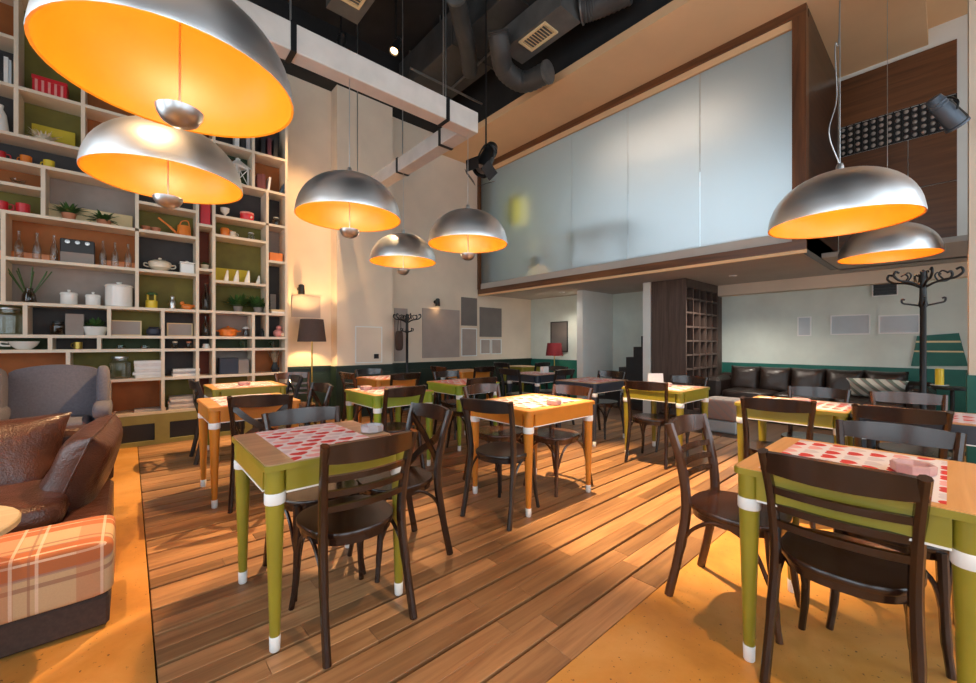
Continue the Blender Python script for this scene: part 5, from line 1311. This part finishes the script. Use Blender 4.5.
wallpanel(797.5, 317, 811.5, 336, 0, 'picture_frame', 'small upright white-framed print above the leather sofa', 'picture', 'poster_blue', 'white_paint', X=XW)
wallpanel(830.5, 315.5, 870.5, 334.5, 0, 'picture_frame', 'wide white-framed print in the middle above the leather sofa', 'picture', 'poster_blue', 'white_paint', X=XW)
wallpanel(878.5, 315.5, 920.5, 333.5, 0, 'picture_frame', 'wide white-framed print behind the tall coat stand', 'picture', 'poster_blue', 'white_paint', X=XW)
# air vent on the sofa wall
(ya, z1), (yb, z0) = at_X(873.5, 284, XW), at_X(897, 294.5, XW)
t = thing('air_vent', 'black slatted air vent high on the sofa wall', 'vent', (0, 0, 0))
MB().box(XW - 0.02, XW - 0.0015, yb, ya, z0, z1).build('backing', 'book_black', t)
MB().box(XW - 0.03, XW - 0.02, yb - 0.015, ya + 0.015, z1, z1 + 0.015).box(XW - 0.03, XW - 0.02, yb - 0.015, ya + 0.015, z0 - 0.015, z0).box(XW - 0.03, XW - 0.02, yb - 0.015, yb, z0, z1).box(XW - 0.03, XW - 0.02, ya, ya + 0.015, z0, z1).build('frame', 'plaster_white', t)
for i in range(4):
    zz = z0 + (z1 - z0) * (i + 0.5) / 4; MB().box(XW - 0.035, XW - 0.021, yb, ya, zz - 0.006, zz + 0.006).build('slat', 'black_metal', t)
def sconce(u, v, label, power):
    x, z = at_Y(u, v, YB); t = thing('wall_lamp', label, 'wall lamp', (x, YB, z))
    MB().lathe([(0.035, 0), (0.035, 0.012), (0.012, 0.016), (0.012, 0.06)], 14, (0, -0.001, 0), Matrix.Rotation(PI / 2, 3, 'X')).build('wall_plate', 'black_metal', t, 40)
    MB().lathe([(0.045, -0.09), (0.048, -0.085), (0.042, 0.05), (0.02, 0.065), (0, 0.066)], 16, (0, -0.095, 0.0), cap=False).build('shade', 'black_metal', t, 40)
    l = bpy.data.lights.new('wall_lamp_light', 'POINT'); l.energy = power; l.color = (1.0, 0.60, 0.25); l.shadow_soft_size = 0.03
    lo = bpy.data.objects.new('wall_lamp_light', l); C.objects.link(lo); lo.parent = t; lo.location = (0, -0.095, -0.06)
sconce(299.5, 289, 'small black wall lamp above the brown poster by the bookcase', 1.5)
sconce(435, 302, 'small black wall lamp above the large grey-brown poster', 1.5)
# teal stepped shape painted board at the end of the sofa wall
mb = MB(); ptsu = [(911, 366), (917, 336), (959, 333), (968, 366)]
P = [at_X(u, v, XW - 0.02) for u, v in ptsu]
t = thing('teal_board', 'tall teal board with two tan stripes behind the coat stand', 'board', (0, 0, 0))
for x in (XW - 0.032, XW - 0.0125): mb.v += [(x, y, z) for y, z in P]
mb.f = [(0, 1, 2, 3), (7, 6, 5, 4)] + [(i, i + 4, (i + 1) % 4 + 4, (i + 1) % 4) for i in range(4)]
mb.build('board_panel', 'teal_paint', t)
for k0, k1 in ((0.78, 0.84), (0.47, 0.52)):
    zA, zB = P[0][1], P[1][1]
    L0 = [P[0][0] + (P[1][0] - P[0][0]) * k for k in (k0, k1)]; R0 = [P[3][0] + (P[2][0] - P[3][0]) * k for k in (k0, k1)]
    mb = MB()
    for x in (XW - 0.036, XW - 0.0325): mb.v += [(x, L0[0], zA + (zB - zA) * k0), (x, L0[1], zA + (zB - zA) * k1), (x, R0[1], zA + (zB - zA) * k1), (x, R0[0], zA + (zB - zA) * k0)]
    mb.f = [(0, 1, 2, 3), (7, 6, 5, 4)] + [(i, i + 4, (i + 1) % 4 + 4, (i + 1) % 4) for i in range(4)]
    mb.build('stripe', 'cream_card', t)
# studded grille in the recess
t = thing('stud_grille', 'black grille of pale studs between the walnut panels of the recess', 'grille', (0, 0, 0))
MB().box(7.645, 7.6585, -0.055, 1.045, g0, g1).build('backing', 'book_black', t)
st = MB().lathe([(0.024, 0), (0.026, 0.008), (0.018, 0.022), (0, 0.026)], 10, M=Matrix.Rotation(-PI / 2, 3, 'Y'))
nr, ncol = 5, 14; s0 = None
for r in range(nr):
    for c in range(ncol):
        p = (7.644, -0.055 + 1.10 * (c + 0.5) / ncol, g0 + (g1 - g0) * (r + 0.5) / nr)
        if s0 is None: o = st.build('stud', 'poster_grey', t, 50); s0 = o
        else: o = s0.copy(); C.objects.link(o); o.parent = t
        o.location = p
for c in range(ncol + 1):
    yy = -0.055 + 1.10 * c / ncol; MB().box(7.622, 7.6445, yy - 0.006, yy + 0.006, g0, g1).build('upright_bar', 'black_metal', t)

# ================================================================ CABINET, STAIRS, SOFA
t = thing('cubbyhole_cabinet', 'tall brown cabinet with open cubbyholes reaching the mezzanine', 'cabinet', (0, 0, 0))
MB().box(6.8, 6.84, 2.84, 3.425, 0, 2.298).build('end_panel', 'cabinet_brown', t)
MB().box(6.84, 8.38, 3.20, 3.425, 0, 2.298).build('back_panel', 'cabinet_brown', t)
MB().box(6.84, 8.38, 2.84, 3.20, 2.16, 2.298).build('top_panel', 'cabinet_brown', t)
xs = [6.84 + 0.27 * i for i in range(6)]
for x in xs[1:]: MB().box(x - 0.015, x + 0.015, 2.845, 3.20, 0, 2.16).build('divider', 'cabinet_brown', t)
for j in range(9):
    z = 0.10 + j * 0.235
    for a, b in zip(xs, xs[1:]): MB().box(a + (0.016 if a > 6.85 else 0.0005), b - 0.016, 2.85, 3.20, z - 0.015, z + 0.015).build('shelf', 'cabinet_brown', t)
MB().box(xs[-1] + 0.0155, 8.38, 2.84, 2.86, 0, 2.1).build('door', 'cabinet_brown', t)
t = thing('staircase', 'black staircase rising between the white pillars', 'staircase', (0, 0, 0))
for i in range(7):
    y1 = 4.62 - 0.15 * i
    MB().box(7.0, 7.88, max(y1 - 0.15, 3.51), y1 - 0.0005, 0, 0.195 * (i + 1)).build('step', 'stair_black', t)
t = thing('leather_sofa', 'long dark leather sofa along the pale green wall', 'sofa', (0, 0, 0))
MB().bbox(7.42, 8.36, 0.12, 2.80, 0.06, 0.30, 0.03).build('frame', 'leather_dark', t)
MB().bbox(8.10, 8.36, 0.12, 2.80, 0.30, 0.70, 0.05).build('back', 'leather_dark', t)
for yy in (2.55, 0.12): MB().bbox(7.42, 8.10, yy, yy + 0.25, 0.30, 0.66, 0.06).build('armrest', 'leather_dark', t)
for i in range(3): MB().cushion(0.72, 0.72, 0.18, (7.76, 0.73 + 0.727 * i, 0.385), 0.4, 0.3).build('seat_cushion', 'leather_dark', t, 60)
for i in range(5): MB().pillow(0.46, 0.46, 0.24, (8.02, 0.60 + 0.437 * i, 0.62), Matrix.Rotation(math.radians(-76), 3, 'Y'), 12, 0.06).build('back_cushion', 'leather_dark', t, 60)
for sx in (7.5, 8.28):
    for sy in (0.2, 2.72): MB().lathe([(0.02, 0), (0.03, 0.06)], 10, (sx, sy, 0)).build('foot', 'black_metal', t)
o = MB().pillow(0.62, 0.30, 0.16, (0, 0, 0), Matrix.Rotation(math.radians(90), 3, 'Z') @ Matrix.Rotation(math.radians(55), 3, 'X'), 14).build('striped_cushion', 'stripe_green', None, 60)
o.location = (7.70, 0.66, 0.62); tag(o, 'green and white striped cushion lying on the leather sofa', 'cushion')
t = thing('plaid_ottoman', 'small grey plaid ottoman beside the leather sofa', 'ottoman', (6.35, 2.12, 0))
MB().bbox(-0.22, 0.22, -0.22, 0.22, 0, 0.16, 0.015).build('base', 'poster_blue', t); MB().cushion(0.46, 0.46, 0.30, (0, 0, 0.31), 0.25, 0.2).build('plaid_cushion', 'plaid_grey', t, 60)
t = thing('side_table', 'small black side table at the end of the leather sofa', 'side table', (7.0, -0.02, 0))
MB().lathe([(0.17, 0.715), (0.175, 0.72), (0.175, 0.735), (0.17, 0.74)], 24).build('tabletop', 'black_metal', t, 40)
MB().lathe([(0.14, 0), (0.14, 0.012), (0.02, 0.03), (0.018, 0.70), (0.06, 0.7145)], 18).build('pedestal', 'black_metal', t, 40)
t = thing('candle', 'yellow pillar candle on a white dish beside the leather sofa', 'candle', (7.0, at_X(939.5, 386, 7.0)[0], 0.7405))
MB().lathe([(0.05, 0), (0.075, 0.012), (0.078, 0.02), (0.05, 0.018)], 18).build('dish', 'ceramic_white', t, 40)
MB().lathe([(0.036, 0.0185), (0.036, 0.20), (0.03, 0.205), (0.0, 0.198)], 16).build('wax', 'yellow', t, 40)
# downlights in the mezzanine underside
for u, v in ((562, 292), (733, 275.5)):
    x, y = at_z(u, v, ZS); t = thing('downlight', 'small round white downlight under the mezzanine ' + ('near the niche' if u < 600 else 'before the cubbyhole cabinet'), 'downlight', (x, y, ZS))
    l = bpy.data.lights.new('downlight_light', 'SPOT'); l.energy = 45 if u < 600 else 110; l.spot_size = 2.4; l.spot_blend = 0.8; l.color = (1.0, 0.9, 0.78); l.shadow_soft_size = 0.04
    lo = bpy.data.objects.new('downlight_light', l); C.objects.link(lo); lo.parent = t; lo.location = (0, 0, -0.03)
    MB().lathe([(0.055, -0.012), (0.06, -0.0005)], 18).build('ring', 'white_paint', t, 40); MB().lathe([(0.035, -0.016), (0.036, -0.0125)], 16).build('lens', 'steel', t)

# ================================================================ MEZZANINE ROOM BEHIND THE FROSTED GLASS
struct('floor_mezzanine', box(XF + 0.11, 8.6, 1.15, 6.8, ZS + 0.221, ZS + 0.25), 'board_dark', 'dark floor of the mezzanine room')
t = thing('mezzanine_cupboard', 'olive cupboard blurred behind the frosted glass by the wall corner', 'cupboard', (0, 0, 0))
MB().bbox(5.95, 8.3, 6.36, 6.78, ZS + 0.251, 4.9, 0.01).build('body', 'cupboard_olive', t)
for i in range(4): MB().box(5.97 + i * 0.58, 6.53 + i * 0.58, 6.34, 6.3595, ZS + 0.30, 4.86).build('door', 'cupboard_olive', t)
t = thing('yellow_glow_box', 'added glowing yellow box behind the frosted glass', 'lantern', (5.93, 5.70, 3.62))  # box added and made to glow as a yellow patch in the glass
MB().bbox(-0.05, 0.05, -0.16, 0.16, 0, 0.52, 0.01).build('glow_box_body', 'added_yellow_glow', t); MB().tube([(0, 0, 0.52), (0, 0, ZC - 3.62)], 0.004, 6).build('cord', 'black_metal', t)
t = thing('added_mezzanine_lamp', 'added small lamp giving a warm glow behind the frosted glass', 'lamp', (5.92, 5.2, ZS + 0.2505))  # lamp added for a warm glow low in the glass
MB().lathe([(0.06, 0), (0.06, 0.01), (0.012, 0.02), (0.012, 0.2)], 14).build('stand', 'brass', t, 40); MB().lathe([(0.09, 0.18), (0.07, 0.34)], 18, cap=False).build('shade', 'cream_card', t, 40)
l = bpy.data.lights.new('added_mezzanine_lamp_light', 'POINT'); l.energy = 3; l.color = (1.0, 0.68, 0.3); l.shadow_soft_size = 0.04
lo = bpy.data.objects.new('added_mezzanine_lamp_light', l); C.objects.link(lo); lo.parent = t; lo.location = (0, 0, 0.26)
t = thing('added_ceiling_light', 'added warm strip light brightening the room behind the frosted glass', 'ceiling light', (7.3, 3.4, ZC))  # strip added to light the room so the glass looks brighter
MB().box(-0.15, 0.15, -1.2, 1.2, -0.05, -0.001).build('housing', 'white_paint', t)
l = bpy.data.lights.new('added_strip_light', 'AREA'); l.shape = 'RECTANGLE'; l.size = 0.28; l.size_y = 2.3; l.energy = 22; l.color = (1.0, 0.76, 0.58)
lo = bpy.data.objects.new('added_strip_light', l); C.objects.link(lo); lo.parent = t; lo.location = (0, 0, -0.055)
t = thing('mezzanine_table', 'dark brown table blurred behind the frosted glass', 'table', (6.6, 4.1, ZS + 0.2505))
MB().box(-0.4, 0.4, -0.55, 0.55, 0.70, 0.75).build('tabletop', 'walnut', t)
for sx in (-1, 1):
    for sy in (-1, 1): MB().box(sx * 0.35 - 0.03, sx * 0.35 + 0.03, sy * 0.5 - 0.03, sy * 0.5 + 0.03, 0, 0.70).build('leg', 'walnut', t)
